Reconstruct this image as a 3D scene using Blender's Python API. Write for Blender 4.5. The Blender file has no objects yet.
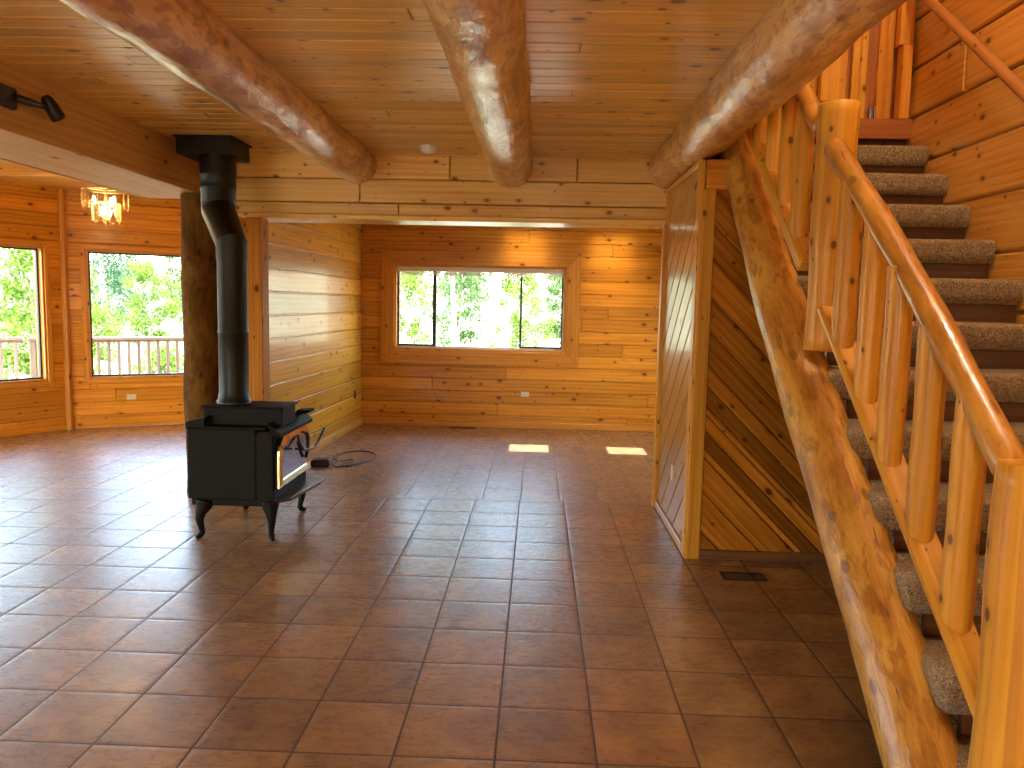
import bpy, math, random
from mathutils import Vector, Matrix, noise as mnoise
R = random.Random(7)
D = bpy.data
COL = bpy.context.scene.collection
PI = math.pi

# ------------------------------------------------------------------ node helpers
class NT:
    def __init__(s, name):
        s.m = D.materials.new(name); s.m.use_nodes = True
        s.t = s.m.node_tree; s.t.nodes.clear()
        s.out = s.t.nodes.new('ShaderNodeOutputMaterial')
    def n(s, typ, **kw):
        nd = s.t.nodes.new(typ)
        ins = kw.pop('i', {})
        for k, v in kw.items(): setattr(nd, k, v)
        for k, v in ins.items(): s.set(nd.inputs[k], v)
        return nd
    def set(s, sock, v):
        if hasattr(v, 'is_output') or isinstance(v, bpy.types.NodeSocket): s.t.links.new(v, sock)
        elif isinstance(v, bpy.types.Node): s.t.links.new(v.outputs[0], sock)
        else:
            if isinstance(v, (tuple, list)) and len(v) == 3 and sock.type == 'RGBA': v = (*v, 1)
            sock.default_value = v
    def math(s, op, a, b=0.0, c=None, clamp=False):
        nd = s.n('ShaderNodeMath', operation=op, use_clamp=clamp)
        s.set(nd.inputs[0], a); s.set(nd.inputs[1], b)
        if c is not None: s.set(nd.inputs[2], c)
        return nd.outputs[0]
    def vmath(s, op, a, b=(0, 0, 0)):
        nd = s.n('ShaderNodeVectorMath', operation=op)
        s.set(nd.inputs[0], a); s.set(nd.inputs[1], b)
        return nd.outputs[0]
    def ramp(s, fac, stops, interp='LINEAR'):
        nd = s.n('ShaderNodeValToRGB'); cr = nd.color_ramp; cr.interpolation = interp
        while len(cr.elements) < len(stops): cr.elements.new(0.5)
        for e, (p, c) in zip(cr.elements, stops):
            e.position = p
            e.color = (*c, 1) if not isinstance(c, (int, float)) else (c, c, c, 1)
        s.set(nd.inputs[0], fac); return nd.outputs[0]
    def mix(s, fac, a, b, mode='MIX'):
        nd = s.n('ShaderNodeMix', data_type='RGBA', blend_type=mode)
        s.set(nd.inputs[0], fac); s.set(nd.inputs[6], a); s.set(nd.inputs[7], b)
        return nd.outputs[2]
    def noise(s, vec, scale=1, detail=4, rough=.55, dist=0):
        nd = s.n('ShaderNodeTexNoise', i={'Scale': scale, 'Detail': detail, 'Roughness': rough, 'Distortion': dist})
        if vec is not None: s.set(nd.inputs['Vector'], vec)
        return nd.outputs[0]
    def mapr(s, v, a, b, c, d):
        nd = s.n('ShaderNodeMapRange', clamp=True)
        for k, x in enumerate((v, a, b, c, d)): s.set(nd.inputs[k], x)
        return nd.outputs[0]
    def bump(s, h, strength=.3, dist=.01, normal=None):
        nd = s.n('ShaderNodeBump', i={'Strength': strength, 'Distance': dist, 'Height': h})
        if normal is not None: s.set(nd.inputs['Normal'], normal)
        return nd.outputs[0]
    def pbr(s, **kw):
        nd = s.n('ShaderNodeBsdfPrincipled')
        for k, v in kw.items(): s.set(nd.inputs[k.replace('_', ' ')], v)
        s.t.links.new(nd.outputs[0], s.out.inputs[0]); return nd

def wood(name, light, mid, dark, rough=.32, coat=.5, knots=.5, knotscale=1.0, grain=1.0, tonevar=.35, bumpy=.15, coat_rough=.16, spec=.5):
    t = NT(name)
    uv = t.n('ShaderNodeUVMap', uv_map='UVMap').outputs[0]
    tone = t.n('ShaderNodeAttribute', attribute_name='tone').outputs['Fac']
    sep = t.n('ShaderNodeSeparateXYZ'); t.set(sep.inputs[0], uv)
    u, v = sep.outputs[0], sep.outputs[1]
    off = t.math('MULTIPLY', tone, 37.0)
    def vec(a, b):
        c = t.n('ShaderNodeCombineXYZ')
        t.set(c.inputs[0], t.math('MULTIPLY', u, a)); t.set(c.inputs[1], t.math('MULTIPLY', v, b)); t.set(c.inputs[2], off)
        return c.outputs[0]
    streak = t.noise(vec(1.6, 55 * grain), 1, 4, .6, .3)
    broad = t.noise(vec(.9, 9 * grain), 1, 3, .5, .8)
    wv = t.n('ShaderNodeTexWave', wave_type='BANDS', bands_direction='Y', wave_profile='SAW',
             i={'Scale': 1.0, 'Distortion': 5.0, 'Detail': 2.0, 'Detail Scale': 1.2, 'Detail Roughness': .5})
    t.set(wv.inputs['Vector'], vec(.5, 7 * grain))
    g = t.math('ADD', t.math('MULTIPLY', streak, .45), t.math('ADD', t.math('MULTIPLY', broad, .4), t.math('MULTIPLY', wv.outputs[1], .16)))
    col = t.ramp(g, [(.30, dark), (.50, mid), (.68, light)])
    bright = t.math('ADD', 1 - tonevar / 2, t.math('MULTIPLY', t.math('FRACT', t.math('MULTIPLY', tone, 7.31)), tonevar))
    cb = t.n('ShaderNodeCombineColor'); 
    for k in range(3): t.set(cb.inputs[k], bright)
    col = t.mix(1.0, col, cb.outputs[0], 'MULTIPLY')
    h = g
    if knots > 0:
        wob = t.noise(vec(14, 40), 1, 2, .5)
        def knot(sx, sy, r, thr, sh):
            c = t.n('ShaderNodeCombineXYZ')
            t.set(c.inputs[0], t.math('ADD', t.math('MULTIPLY', u, sx), sh)); t.set(c.inputs[1], t.math('ADD', t.math('MULTIPLY', v, sy), sh)); t.set(c.inputs[2], off)
            vo = t.n('ShaderNodeTexVoronoi', voronoi_dimensions='2D', feature='F1', i={'Scale': 1.0, 'Randomness': .95})
            t.set(vo.inputs['Vector'], t.vmath('ADD', c.outputs[0], t.n('ShaderNodeCombineXYZ', i={'X': t.math('MULTIPLY', off, 3.7), 'Y': t.math('MULTIPLY', off, 1.9)}).outputs[0]))
            sc = t.n('ShaderNodeSeparateColor'); t.set(sc.inputs[0], vo.outputs['Color'])
            on = t.math('LESS_THAN', sc.outputs[0], thr)
            rad = t.math('ADD', r * .55, t.math('MULTIPLY', sc.outputs[1], r * .9))
            d = t.math('DIVIDE', t.math('ADD', vo.outputs['Distance'], t.math('MULTIPLY', t.math('SUBTRACT', wob, .5), r * .6)), rad)
            core = t.math('MULTIPLY', t.mapr(d, .75, 1.15, 1, 0), on)
            halo = t.math('MULTIPLY', t.mapr(d, .8, 2.6, 1, 0), on)
            return core, halo
        c1, h1 = knot(4.2 * knotscale, 6.6 * knotscale, .085, knots, 0)
        c2, h2 = knot(7.5 * knotscale, 10 * knotscale, .05, knots * .45, 3.3)
        core = t.math('MAXIMUM', c1, c2); halo = t.math('MAXIMUM', h1, h2)
        col = t.mix(t.math('MULTIPLY', halo, .45), col, tuple(.55 * x + .15 * y for x, y in zip(dark, mid)))
        col = t.mix(t.math('MULTIPLY', core, .88), col, tuple(.30 * x * q for x, q in zip(dark, (1, .75, .6))))
        h = t.math('SUBTRACT', g, t.math('MULTIPLY', core, .15))
    nb = t.bump(h, bumpy, .006)
    t.pbr(Base_Color=col, Roughness=t.math('ADD', rough, t.math('MULTIPLY', t.math('SUBTRACT', streak, .5), .2)), Normal=nb,
          Coat_Weight=coat, Coat_Roughness=coat_rough, Specular_IOR_Level=spec)
    return t.m

M = {}
M['pine'] = wood('orange_pine', (.74, .32, .030), (.62, .235, .016), (.42, .125, .007), knots=.48, coat=.15, spec=.3)
M['pine_pale'] = wood('honey_pine', (.76, .41, .055), (.67, .315, .030), (.49, .20, .014), spec=.35, knots=.42, coat=.35, coat_rough=.12)
M['pine_ceiling'] = wood('brown_pine', (.93, .62, .160), (.85, .51, .105), (.60, .30, .045), knots=.38, coat=.35, coat_rough=.22, tonevar=.3)
M['pine_closet'] = wood('dark_mixed_pine', (.52, .205, .024), (.37, .132, .012), (.21, .064, .005), knots=.3, coat=.05, spec=.12, tonevar=.85)
M['trim'] = wood('trim_pine', (.70, .31, .042), (.60, .235, .026), (.44, .14, .013), knots=.22, coat=.1, spec=.25, tonevar=.2)
M['trim_pale'] = wood('pale_trim_pine', (.76, .43, .085), (.68, .35, .055), (.54, .25, .032), knots=.15, coat=.2, rough=.42, tonevar=.15)
M['post_wood'] = wood('post_board_pine', (.56, .24, .030), (.47, .18, .018), (.33, .105, .009), knots=.5, coat=0, rough=.55, spec=.1, tonevar=.1)
M['right_pine'] = wood('stairwell_pine', (.78, .45, .115), (.69, .36, .070), (.52, .235, .032), knots=.42, coat=.3, spec=.35)
M['beam_wood'] = wood('boxed_beam_pine', (.74, .42, .13), (.66, .34, .09), (.52, .24, .05), knots=.15, coat=0, rough=.55, spec=.15, tonevar=.1)
M['header'] = wood('pale_header_pine', (.90, .60, .20), (.82, .50, .135), (.64, .34, .07), knots=.4, coat=.2, spec=.35)
M['closet_side'] = wood('glossy_closet_pine', (.56, .28, .045), (.46, .205, .026), (.31, .115, .011), knots=.3, coat=.5, coat_rough=.11, tonevar=.3, spec=.3)
M['rail'] = wood('varnished_rail_pine', (.70, .36, .038), (.61, .275, .021), (.43, .16, .010), spec=.3, knots=.28, knotscale=1.5, coat=.2, coat_rough=.22, rough=.45, tonevar=.2, grain=.8)
M['rail_dark'] = wood('dark_varnished_rail', (.54, .25, .075), (.45, .19, .05), (.33, .12, .028), knots=.1, coat=.8, coat_rough=.12)
M['dark_wood'] = wood('dark_riser_wood', (.20, .085, .03), (.14, .055, .018), (.08, .03, .01), knots=.1, coat=.2)
M['red_wood'] = wood('red_brown_wood', (.40, .14, .035), (.33, .105, .025), (.22, .065, .015), knots=.1, coat=.4)
M['deck_wood'] = wood('weathered_deck_wood', (.34, .27, .21), (.27, .215, .165), (.18, .14, .105), knots=.15, coat=0, rough=.7)

def logmat(name, pale, mid, dark, patch=.5, coat=.6, rough=.35, bumpy=.5, coat_rough=.2, spec=.5):
    t = NT(name)
    uv = t.n('ShaderNodeUVMap', uv_map='UVMap').outputs[0]
    def vec(a, b):
        return t.vmath('MULTIPLY', uv, (a, b, 1))
    big = t.noise(vec(2.6, 5), 1, 5, .6, .5)
    fine = t.noise(vec(9, 60), 1, 4, .6, .6)
    chips = t.noise(vec(7, 17), 1, 5, .65, .35)
    col = t.ramp(t.math('ADD', t.math('MULTIPLY', big, .7), t.math('MULTIPLY', fine, .3)), [(.34, dark), (.50, mid), (.66, pale)])
    pm = t.ramp(chips, [(patch - .03, 0.0), (patch + .03, 1.0)])
    col = t.mix(t.math('MULTIPLY', pm, .6), col, tuple(.95 * a for a in dark))
    slit = t.noise(vec(7, 70), 1, 2, .5, .2)
    sm = t.ramp(slit, [(.70, 0.0), (.74, 1.0)])
    col = t.mix(t.math('MULTIPLY', sm, .8), col, tuple(.22 * a for a in dark))
    kn = t.n('ShaderNodeTexVoronoi', voronoi_dimensions='2D', feature='F1', i={'Scale': 1.0})
    t.set(kn.inputs['Vector'], vec(2.3, 4.0))
    km = t.mapr(kn.outputs['Distance'], .05, .075, 1, 0)
    col = t.mix(t.math('MULTIPLY', km, .6), col, tuple(.35 * a for a in dark))
    h = t.math('ADD', t.math('MULTIPLY', big, .5), t.math('SUBTRACT', t.math('MULTIPLY', chips, .45), t.math('MULTIPLY', sm, .3)))
    nb = t.bump(h, bumpy, .03)
    t.pbr(Base_Color=col, Roughness=rough, Normal=nb, Coat_Weight=coat, Coat_Roughness=coat_rough, Coat_Normal=nb, Specular_IOR_Level=spec)
    return t.m
M['log'] = logmat('peeled_ceiling_log', (.90, .58, .20), (.70, .36, .085), (.36, .13, .022), patch=.54, bumpy=.6, coat=.8, rough=.3, coat_rough=.16)
M['log_stair'] = logmat('golden_stair_log', (.70, .40, .075), (.53, .26, .036), (.28, .10, .012), patch=.55, coat_rough=.25, bumpy=.7, coat=.35)
M['handrail'] = logmat('mottled_handrail_log', (.62, .30, .045), (.44, .185, .022), (.27, .095, .010), patch=.6, bumpy=.25, coat=.6, coat_rough=.15)
M['log_column'] = logmat('dark_column_log', (.20, .105, .018), (.12, .052, .007), (.06, .022, .003), coat=0, rough=.75, spec=.08, patch=.6, bumpy=.4)

def plain(name, col, rough=.5, metal=0, coat=0, spec=.5, nscale=0, nvar=.2, bump=0):
    t = NT(name); c = (*col, 1); kw = {}
    if nscale:
        g = t.n('ShaderNodeTexCoord').outputs['Object']
        nz = t.noise(g, nscale, 4, .6)
        c = t.ramp(nz, [(.3, tuple(x * (1 - nvar) for x in col)), (.7, tuple(min(1, x * (1 + nvar)) for x in col))])
        if bump: kw['Normal'] = t.bump(nz, bump, .004)
    t.pbr(Base_Color=c, Roughness=rough, Metallic=metal, Coat_Weight=coat, Specular_IOR_Level=spec, **kw)
    return t.m
M['iron'] = plain('black_green_iron', (.007, .006, .003), .55, spec=.12, nscale=60, nvar=.2, bump=.05)
M['iron_shelf'] = plain('worn_iron', (.05, .05, .045), .35, nscale=40, nvar=.2)
M['pipe'] = plain('stove_pipe_paint', (.009, .010, .005), .45, spec=.3, nscale=8, nvar=.15)
M['brass'] = plain('polished_brass', (.86, .56, .20), .22, metal=1)
M['stove_glass'] = plain('sooty_stove_glass', (.05, .038, .03), .08, coat=1, nscale=6, nvar=.6)
M['black'] = plain('black_plastic', (.012, .011, .010), .4)
M['white_plastic'] = plain('white_plastic', (.90, .88, .80), .4)
M['ivory'] = plain('ivory_plastic', (.72, .60, .36), .4)
M['black_frame'] = plain('black_aluminium', (.018, .018, .017), .4)
M['vinyl'] = plain('white_vinyl', (.80, .76, .68), .5)
M['steel'] = plain('dull_steel', (.45, .42, .36), .4, metal=1)
M['white_shaft'] = plain('white_painted_shaft', (.8, .78, .72), .6)
M['roofing'] = plain('brown_roofing', (.12, .10, .08), .9, nscale=20)
M['plaster'] = plain('cream_board', (.78, .72, .55), .5, nscale=5, nvar=.05)

def glass_mat(name, tint=(1, 1, 1), refl=.5):
    t = NT(name)
    fr = t.n('ShaderNodeFresnel', i={'IOR': 1.45})
    a = t.n('ShaderNodeBsdfTransparent', i={'Color': tint})
    b = t.n('ShaderNodeBsdfGlossy', i={'Color': (1, 1, 1), 'Roughness': .02})
    mx = t.n('ShaderNodeMixShader', i={0: t.math('MULTIPLY', fr.outputs[0], refl)})
    t.t.links.new(a.outputs[0], mx.inputs[1]); t.t.links.new(b.outputs[0], mx.inputs[2])
    t.t.links.new(mx.outputs[0], t.out.inputs[0]); return t.m
M['glass'] = glass_mat('window_glass', (.96, .98, .97))
M['prism'] = glass_mat('chandelier_glass', (1, .995, .98), .7)

def emit(name, col, s):
    t = NT(name); e = t.n('ShaderNodeEmission', i={'Color': col, 'Strength': s})
    t.t.links.new(e.outputs[0], t.out.inputs[0]); return t.m
M['bulb'] = emit('lit_bulb', (1, .76, .42), 22)

# tiles ---------------------------------------------------------------
T = 0.34
def tile_mat():
    t = NT('slate_look_floor_tile')
    pos = t.n('ShaderNodeNewGeometry').outputs['Position']
    sp = t.n('ShaderNodeSeparateXYZ'); t.set(sp.inputs[0], pos)
    x, y = sp.outputs[0], sp.outputs[1]
    alc = t.math('MULTIPLY', t.math('GREATER_THAN', y, 0.055), t.math('GREATER_THAN', x, -2.3))
    def lerp(a, b): return t.math('ADD', t.math('MULTIPLY', a, t.math('SUBTRACT', 1.0, alc)), t.math('MULTIPLY', b, alc))
    tx = lerp(t.math('DIVIDE', x, T), t.math('DIVIDE', t.math('ADD', x, .897), .3025))
    ty = lerp(t.math('DIVIDE', y, T), t.math('DIVIDE', t.math('SUBTRACT', y, .055), .345))
    fx, fy = t.math('FRACT', tx), t.math('FRACT', ty)
    ex = t.math('MINIMUM', fx, t.math('SUBTRACT', 1.0, fx)); ey = t.math('MINIMUM', fy, t.math('SUBTRACT', 1.0, fy))
    wobble = t.math('MULTIPLY', t.math('SUBTRACT', t.noise(pos, 22, 2), .5), .006)
    e = t.math('ADD', t.math('MINIMUM', ex, ey), wobble)
    grout = t.mapr(e, .010, .016, 1, 0)
    edge = t.mapr(e, .012, .06, 0, 1)
    idv = t.n('ShaderNodeCombineXYZ', i={'X': t.math('FLOOR', tx), 'Y': t.math('FLOOR', ty), 'Z': alc})
    wn = t.n('ShaderNodeTexWhiteNoise', noise_dimensions='3D'); t.set(wn.inputs['Vector'], idv.outputs[0])
    rnd = wn.outputs['Value']
    shift = t.vmath('ADD', pos, t.vmath('SCALE', wn.outputs['Color'])); 
    sc = t.n('ShaderNodeVectorMath', operation='SCALE'); t.set(sc.inputs[0], wn.outputs['Color']); sc.inputs['Scale'].default_value = 9.0
    p2 = t.vmath('ADD', pos, sc.outputs[0])
    cl = t.noise(p2, 5.5, 3, .5, .6)
    fine = t.noise(t.vmath('MULTIPLY', p2, (16, 34, 1)), 1, 5, .65, .7)
    pits = t.noise(t.vmath('MULTIPLY', p2, (30, 60, 1)), 1, 3, .6, .4)
    c = t.ramp(t.math('ADD', t.math('MULTIPLY', cl, .9), t.math('MULTIPLY', fine, .1)),
               [(.30, (.20, .094, .030)), (.5, (.29, .150, .047)), (.70, (.41, .225, .063))])
    br = t.math('ADD', .80, t.math('MULTIPLY', rnd, .38))
    cb = t.n('ShaderNodeCombineColor')
    for k in range(3): t.set(cb.inputs[k], br)
    c = t.mix(1.0, c, cb.outputs[0], 'MULTIPLY')
    c = t.mix(grout, c, t.mix(alc, (.075, .042, .024), (.21, .135, .09)))
    pm = t.mapr(pits, .60, .72, 0, 1)
    h = t.math('ADD', t.math('MULTIPLY', edge, .8), t.math('SUBTRACT', t.math('ADD', t.math('MULTIPLY', fine, .28), t.math('MULTIPLY', cl, .35)), t.math('MULTIPLY', pm, .22)))
    h = t.math('SUBTRACT', h, t.math('MULTIPLY', grout, .5))
    nb = t.bump(h, .16, .006)
    ro = t.math('ADD', t.math('ADD', .20, t.math('MULTIPLY', fine, .16)), t.math('MULTIPLY', grout, .3))
    t.pbr(Base_Color=c, Roughness=ro, Normal=nb, Specular_IOR_Level=.4, Coat_Weight=t.math('SUBTRACT', .8, t.math('MULTIPLY', grout, .75)), Coat_IOR=1.6, Coat_Roughness=t.math('ADD', .45, t.math('MULTIPLY', fine, .14)), Coat_Normal=t.bump(h, .16, .006))
    return t.m
M['tile'] = tile_mat()

def carpet_mat():
    t = NT('speckled_carpet')
    p = t.n('ShaderNodeNewGeometry').outputs['Position']
    a = t.noise(p, 170, 3, .7); b = t.noise(p, 70, 2, .5)
    g = t.math('ADD', t.math('MULTIPLY', a, .7), t.math('MULTIPLY', b, .3))
    c = t.ramp(g, [(.36, (.085, .056, .027)), (.5, (.27, .185, .09)), (.64, (.50, .36, .19))])
    t.pbr(Base_Color=c, Roughness=.95, Normal=t.bump(g, .8, .012), Specular_IOR_Level=.1, Sheen_Weight=.2)
    return t.m
M['carpet'] = carpet_mat()

def leaf_mat(name, a, b):
    t = NT(name)
    tone = t.n('ShaderNodeAttribute', attribute_name='tone').outputs['Fac']
    c = t.ramp(tone, [(0, a), (1, b)])
    d = t.n('ShaderNodeBsdfDiffuse', i={'Color': c}); tr = t.n('ShaderNodeBsdfTranslucent', i={'Color': c})
    mx = t.n('ShaderNodeMixShader', i={0: .4}); t.t.links.new(d.outputs[0], mx.inputs[1]); t.t.links.new(tr.outputs[0], mx.inputs[2])
    t.t.links.new(mx.outputs[0], t.out.inputs[0]); return t.m
M['leaf_lime'] = leaf_mat('lime_leaves', (.085, .17, .022), (.22, .33, .07))
M['leaf_mid'] = leaf_mat('mid_green_leaves', (.055, .12, .035), (.16, .26, .10))
M['leaf_dark'] = leaf_mat('dark_green_needles', (.035, .085, .045), (.10, .18, .10))
M['bark'] = plain('pale_bark', (.42, .36, .28), .9, nscale=12, nvar=.35)
M['ground'] = plain('sunlit_dry_ground', (.26, .255, .19), .95, nscale=.8, nvar=.15)

# ------------------------------------------------------------------ mesh builder
class MB:
    def __init__(s): s.v = []; s.f = []; s.uv = []; s.tone = []; s.sm = []
    def face(s, pts, uvs, tone=0., smooth=False):
        b = len(s.v); s.v += [tuple(p) for p in pts]; s.f.append(tuple(range(b, b + len(pts))))
        s.uv += list(uvs); s.tone.append(tone); s.sm.append(smooth)
    def grid(s, rows, uvs, tone=0., smooth=True, closed=False):
        """rows: list of rings of points, shared vertices"""
        b = len(s.v); n = len(rows[0])
        for r in rows: s.v += [tuple(p) for p in r]
        for i in range(len(rows) - 1):
            for j in range(n if closed else n - 1):
                k = (j + 1) % n
                s.f.append((b + i * n + j, b + i * n + k, b + (i + 1) * n + k, b + (i + 1) * n + j))
                u0, u1 = uvs[i], uvs[i + 1]
                a = lambda q, jj: (q[0], q[1] * jj)
                s.uv += [a(u0, j), a(u0, j + 1), a(u1, j + 1), a(u1, j)]
                s.tone.append(tone); s.sm.append(smooth)
    def box(s, lo, hi, ch=0.004, ax=None, tone=None, mat=None):
        """chamfered box; grain along ax (0..2, longest by default); mat: a Matrix placed after"""
        lo = Vector(lo); hi = Vector(hi); d = hi - lo
        if ax is None: ax = max(range(3), key=lambda k: d[k])
        if tone is None: tone = R.random()
        ch = min(ch, min(d) * .45)
        ou, ov = R.random() * 9, R.random() * 9
        def P(i, q):
            return Vector(q) if mat is None else mat @ Vector(q)
        def uvof(q, na):
            o = [k for k in range(3) if k != ax]
            u = q[ax]
            if na == ax: u = q[o[0]] * .15; v = q[o[1]]
            else: v = q[[k for k in o if k != na][0]] + na * .31
            return (u + ou, v + ov)
        vid = {}
        b = len(s.v)
        def vert(cx, cy, cz, axis):
            key = (cx, cy, cz, axis)
            if key not in vid:
                q = [lo[k] if c < 0 else hi[k] for k, c in enumerate((cx, cy, cz))]
                for k, c in enumerate((cx, cy, cz)):
                    if k != axis: q[k] += -c * ch
                vid[key] = (len(s.v), tuple(q)); s.v.append(tuple(P(0, q)))
            return vid[key]
        def add(keys, na):
            vs = [vert(*k) for k in keys]
            s.f.append(tuple(a[0] for a in vs)); s.uv += [uvof(a[1], na) for a in vs]; s.tone.append(tone); s.sm.append(False)
        for a in range(3):
            o = [k for k in range(3) if k != a]
            for sg in (-1, 1):
                ks = []
                for (p, q) in ((-1, -1), (1, -1), (1, 1), (-1, 1)):
                    c = [0, 0, 0]; c[a] = sg; c[o[0]] = p; c[o[1]] = q; ks.append((*c, a))
                if (sg < 0) != (a == 1): ks.reverse()
                add(ks, a)
        for a in range(3):                       # edges parallel to a
            o = [k for k in range(3) if k != a]
            for p in (-1, 1):
                for q in (-1, 1):
                    def K(e, own):
                        c = [0, 0, 0]; c[a] = e; c[o[0]] = p; c[o[1]] = q; return (*c, own)
                    ks = [K(-1, o[0]), K(1, o[0]), K(1, o[1]), K(-1, o[1])]
                    if (p * q > 0) == (a == 1): ks.reverse()
                    add(ks, o[0] if o[0] != ax else o[1])
        for x in (-1, 1):
            for y in (-1, 1):
                for z in (-1, 1):
                    ks = [(x, y, z, 0), (x, y, z, 1), (x, y, z, 2)]
                    if x * y * z < 0: ks.reverse()
                    add(ks, (ax + 1) % 3)
        return s
    def tube(s, pts, rad, segs=16, cap=True, dome=0., tone=None, bump=0., seed=0., smooth=True, bumpscale=3.):
        pts = [Vector(p) for p in pts]; n = len(pts)
        if not hasattr(rad, '__len__'): rad = [rad] * n
        if tone is None: tone = R.random()
        tan = [(pts[min(i + 1, n - 1)] - pts[max(i - 1, 0)]).normalized() for i in range(n)]
        up = Vector((0, 0, 1)) if abs(tan[0].z) < .9 else Vector((1, 0, 0))
        nrm = (up - tan[0] * up.dot(tan[0])).normalized()
        rings = []; L = 0; uvs = []; ou = R.random() * 9
        fr = []
        for i in range(n):
            if i: nrm = (nrm - tan[i] * nrm.dot(tan[i])).normalized(); L += (pts[i] - pts[i - 1]).length
            fr.append((pts[i], nrm.copy(), tan[i].cross(nrm), rad[i], L))
        def ring(p, a, b, r):
            out = []
            for j in range(segs):
                th = 2 * PI * j / segs; dv = a * math.cos(th) + b * math.sin(th); rr = r
                if bump: rr = r * (1 + bump * mnoise.noise(Vector((p + dv * r) * bumpscale) + Vector((seed, seed, seed))) + bump * .35 * mnoise.noise(Vector((p + dv * r) * bumpscale * 3.7) + Vector((seed, 0, 0))))
                out.append(p + dv * rr)
            return out
        if cap and dome:
            for k in range(3):
                t = k / 3; c = math.sqrt(max(0, 1 - (1 - t) ** 2)); c = max(c, .02)
                p, a, b, r, l = fr[0]; rings.append(ring(p - tan[0] * dome * (1 - t), a, b, r * c)); uvs.append((ou + l - dome * (1 - t), 2 * PI * r / segs))
        for p, a, b, r, l in fr: rings.append(ring(p, a, b, r)); uvs.append((ou + l, 2 * PI * max(rad) / segs))
        if cap and dome:
            for k in (1, 2, 3):
                t = k / 3; c = max(math.sqrt(max(0, 1 - t * t)), .02)
                p, a, b, r, l = fr[-1]; rings.append(ring(p + tan[-1] * dome * t, a, b, r * c)); uvs.append((ou + l + dome * t, 2 * PI * r / segs))
        s.grid(rings, uvs, tone, smooth, True)
        if cap:
            for rg, rev in ((rings[0], True), (rings[-1], False)):
                q = list(reversed(rg)) if rev else rg
                c0 = sum(q, Vector()) / segs
                s.face(q, [((p - c0).x * .3 + ou, (p - c0).y + (p - c0).z) for p in q], tone)
        return s
    def lathe(s, prof, o=(0, 0, 0), segs=20, tone=0., smooth=True, mat=None):
        o = Vector(o); rows = []; uvs = []
        for r, z in prof:
            rw = []
            for j in range(segs):
                th = 2 * PI * j / segs; q = Vector((r * math.cos(th), r * math.sin(th), z))
                if mat is not None: q = mat @ q
                rw.append(q + o)
            rows.append(rw); uvs.append((z, .02))
        s.grid(rows, uvs, tone, smooth, True)
        for rw, rev in ((rows[0], True), (rows[-1], False)):
            q = list(reversed(rw)) if rev else rw
            s.face(q, [(0, 0)] * len(q), tone)
        return s
    def prism(s, poly, frame, t, b=0.004, ud=(1, 0), tone=None, back=True, gap=0.):
        """convex poly (2D, CCW) in frame=(o,u,v,n): front face inset bevel, thickness t towards -n"""
        o, U, V, N = frame
        if tone is None: tone = R.random()
        if not math.isfinite(b): b = 0
        A = sum(poly[i][0] * poly[(i + 1) % len(poly)][1] - poly[(i + 1) % len(poly)][0] * poly[i][1] for i in range(len(poly)))
        if abs(A) < 1e-5: return
        if A < 0: poly = poly[::-1]
        def inset(poly, b):
            n = len(poly); ins = []
            for i in range(n):
                p0, p1, p2 = Vector(poly[i - 1]), Vector(poly[i]), Vector(poly[(i + 1) % n])
                e1 = (p1 - p0); e2 = (p2 - p1)
                if e1.length < 1e-6 or e2.length < 1e-6: ins.append(p1); continue
                e1.normalize(); e2.normalize(); n1 = Vector((-e1.y, e1.x)); n2 = Vector((-e2.y, e2.x))
                m = n1 + n2; dd = m.dot(n1)
                ins.append(p1 + m * (min(b / max(dd, .2), b * 3)))
            return ins
        if gap: poly = [tuple(p) for p in inset(poly, gap / 2)]
        n = len(poly); ins = inset(poly, b)
        W = lambda p, d: o + U * p[0] + V * p[1] + N * d
        ou, ov = R.random() * 20, R.random() * 20
        ux, uy = ud
        uvf = lambda p: (p[0] * ux + p[1] * uy + ou, -p[0] * uy + p[1] * ux + ov)
        flip = U.cross(V).dot(N) < 0
        def F(pts, uvs):
            if flip: pts = pts[::-1]; uvs = uvs[::-1]
            s.face(pts, uvs, tone)
        F([W(p, 0) for p in ins], [uvf(p) for p in ins])
        for i in range(n):
            j = (i + 1) % n
            F([W(poly[i], -b), W(poly[j], -b), W(ins[j], 0), W(ins[i], 0)], [uvf(poly[i]), uvf(poly[j]), uvf(ins[j]), uvf(ins[i])])
            F([W(poly[i], -t), W(poly[j], -t), W(poly[j], -b), W(poly[i], -b)], [uvf(poly[i]), uvf(poly[j]), uvf(poly[j]), uvf(poly[i])])
        if back: F([W(p, -t) for p in reversed(poly)], [uvf(p) for p in reversed(poly)])
    def build(s, name, mat, parent=None, loc=None):
        me = D.meshes.new(name); 
        off = Vector(loc) if loc is not None else Vector()
        me.from_pydata([tuple(Vector(v) - off) for v in s.v], [], s.f)
        uv = me.uv_layers.new(name='UVMap'); uv.data.foreach_set('uv', [c for p in s.uv for c in p])
        at = me.attributes.new('tone', 'FLOAT', 'FACE'); at.data.foreach_set('value', s.tone)
        me.polygons.foreach_set('use_smooth', s.sm)
        for m in (mat if isinstance(mat, list) else [mat]): me.materials.append(m)
        me.update(); me.validate()
        o = D.objects.new(name, me); COL.objects.link(o); o.location = off
        if parent is not None:
            o.parent = parent; o.matrix_parent_inverse = parent.matrix_basis.inverted()
        return o

def frame(o, u, v):
    u = Vector(u).normalized(); v = Vector(v).normalized()
    return (Vector(o), u, v, u.cross(v))

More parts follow.
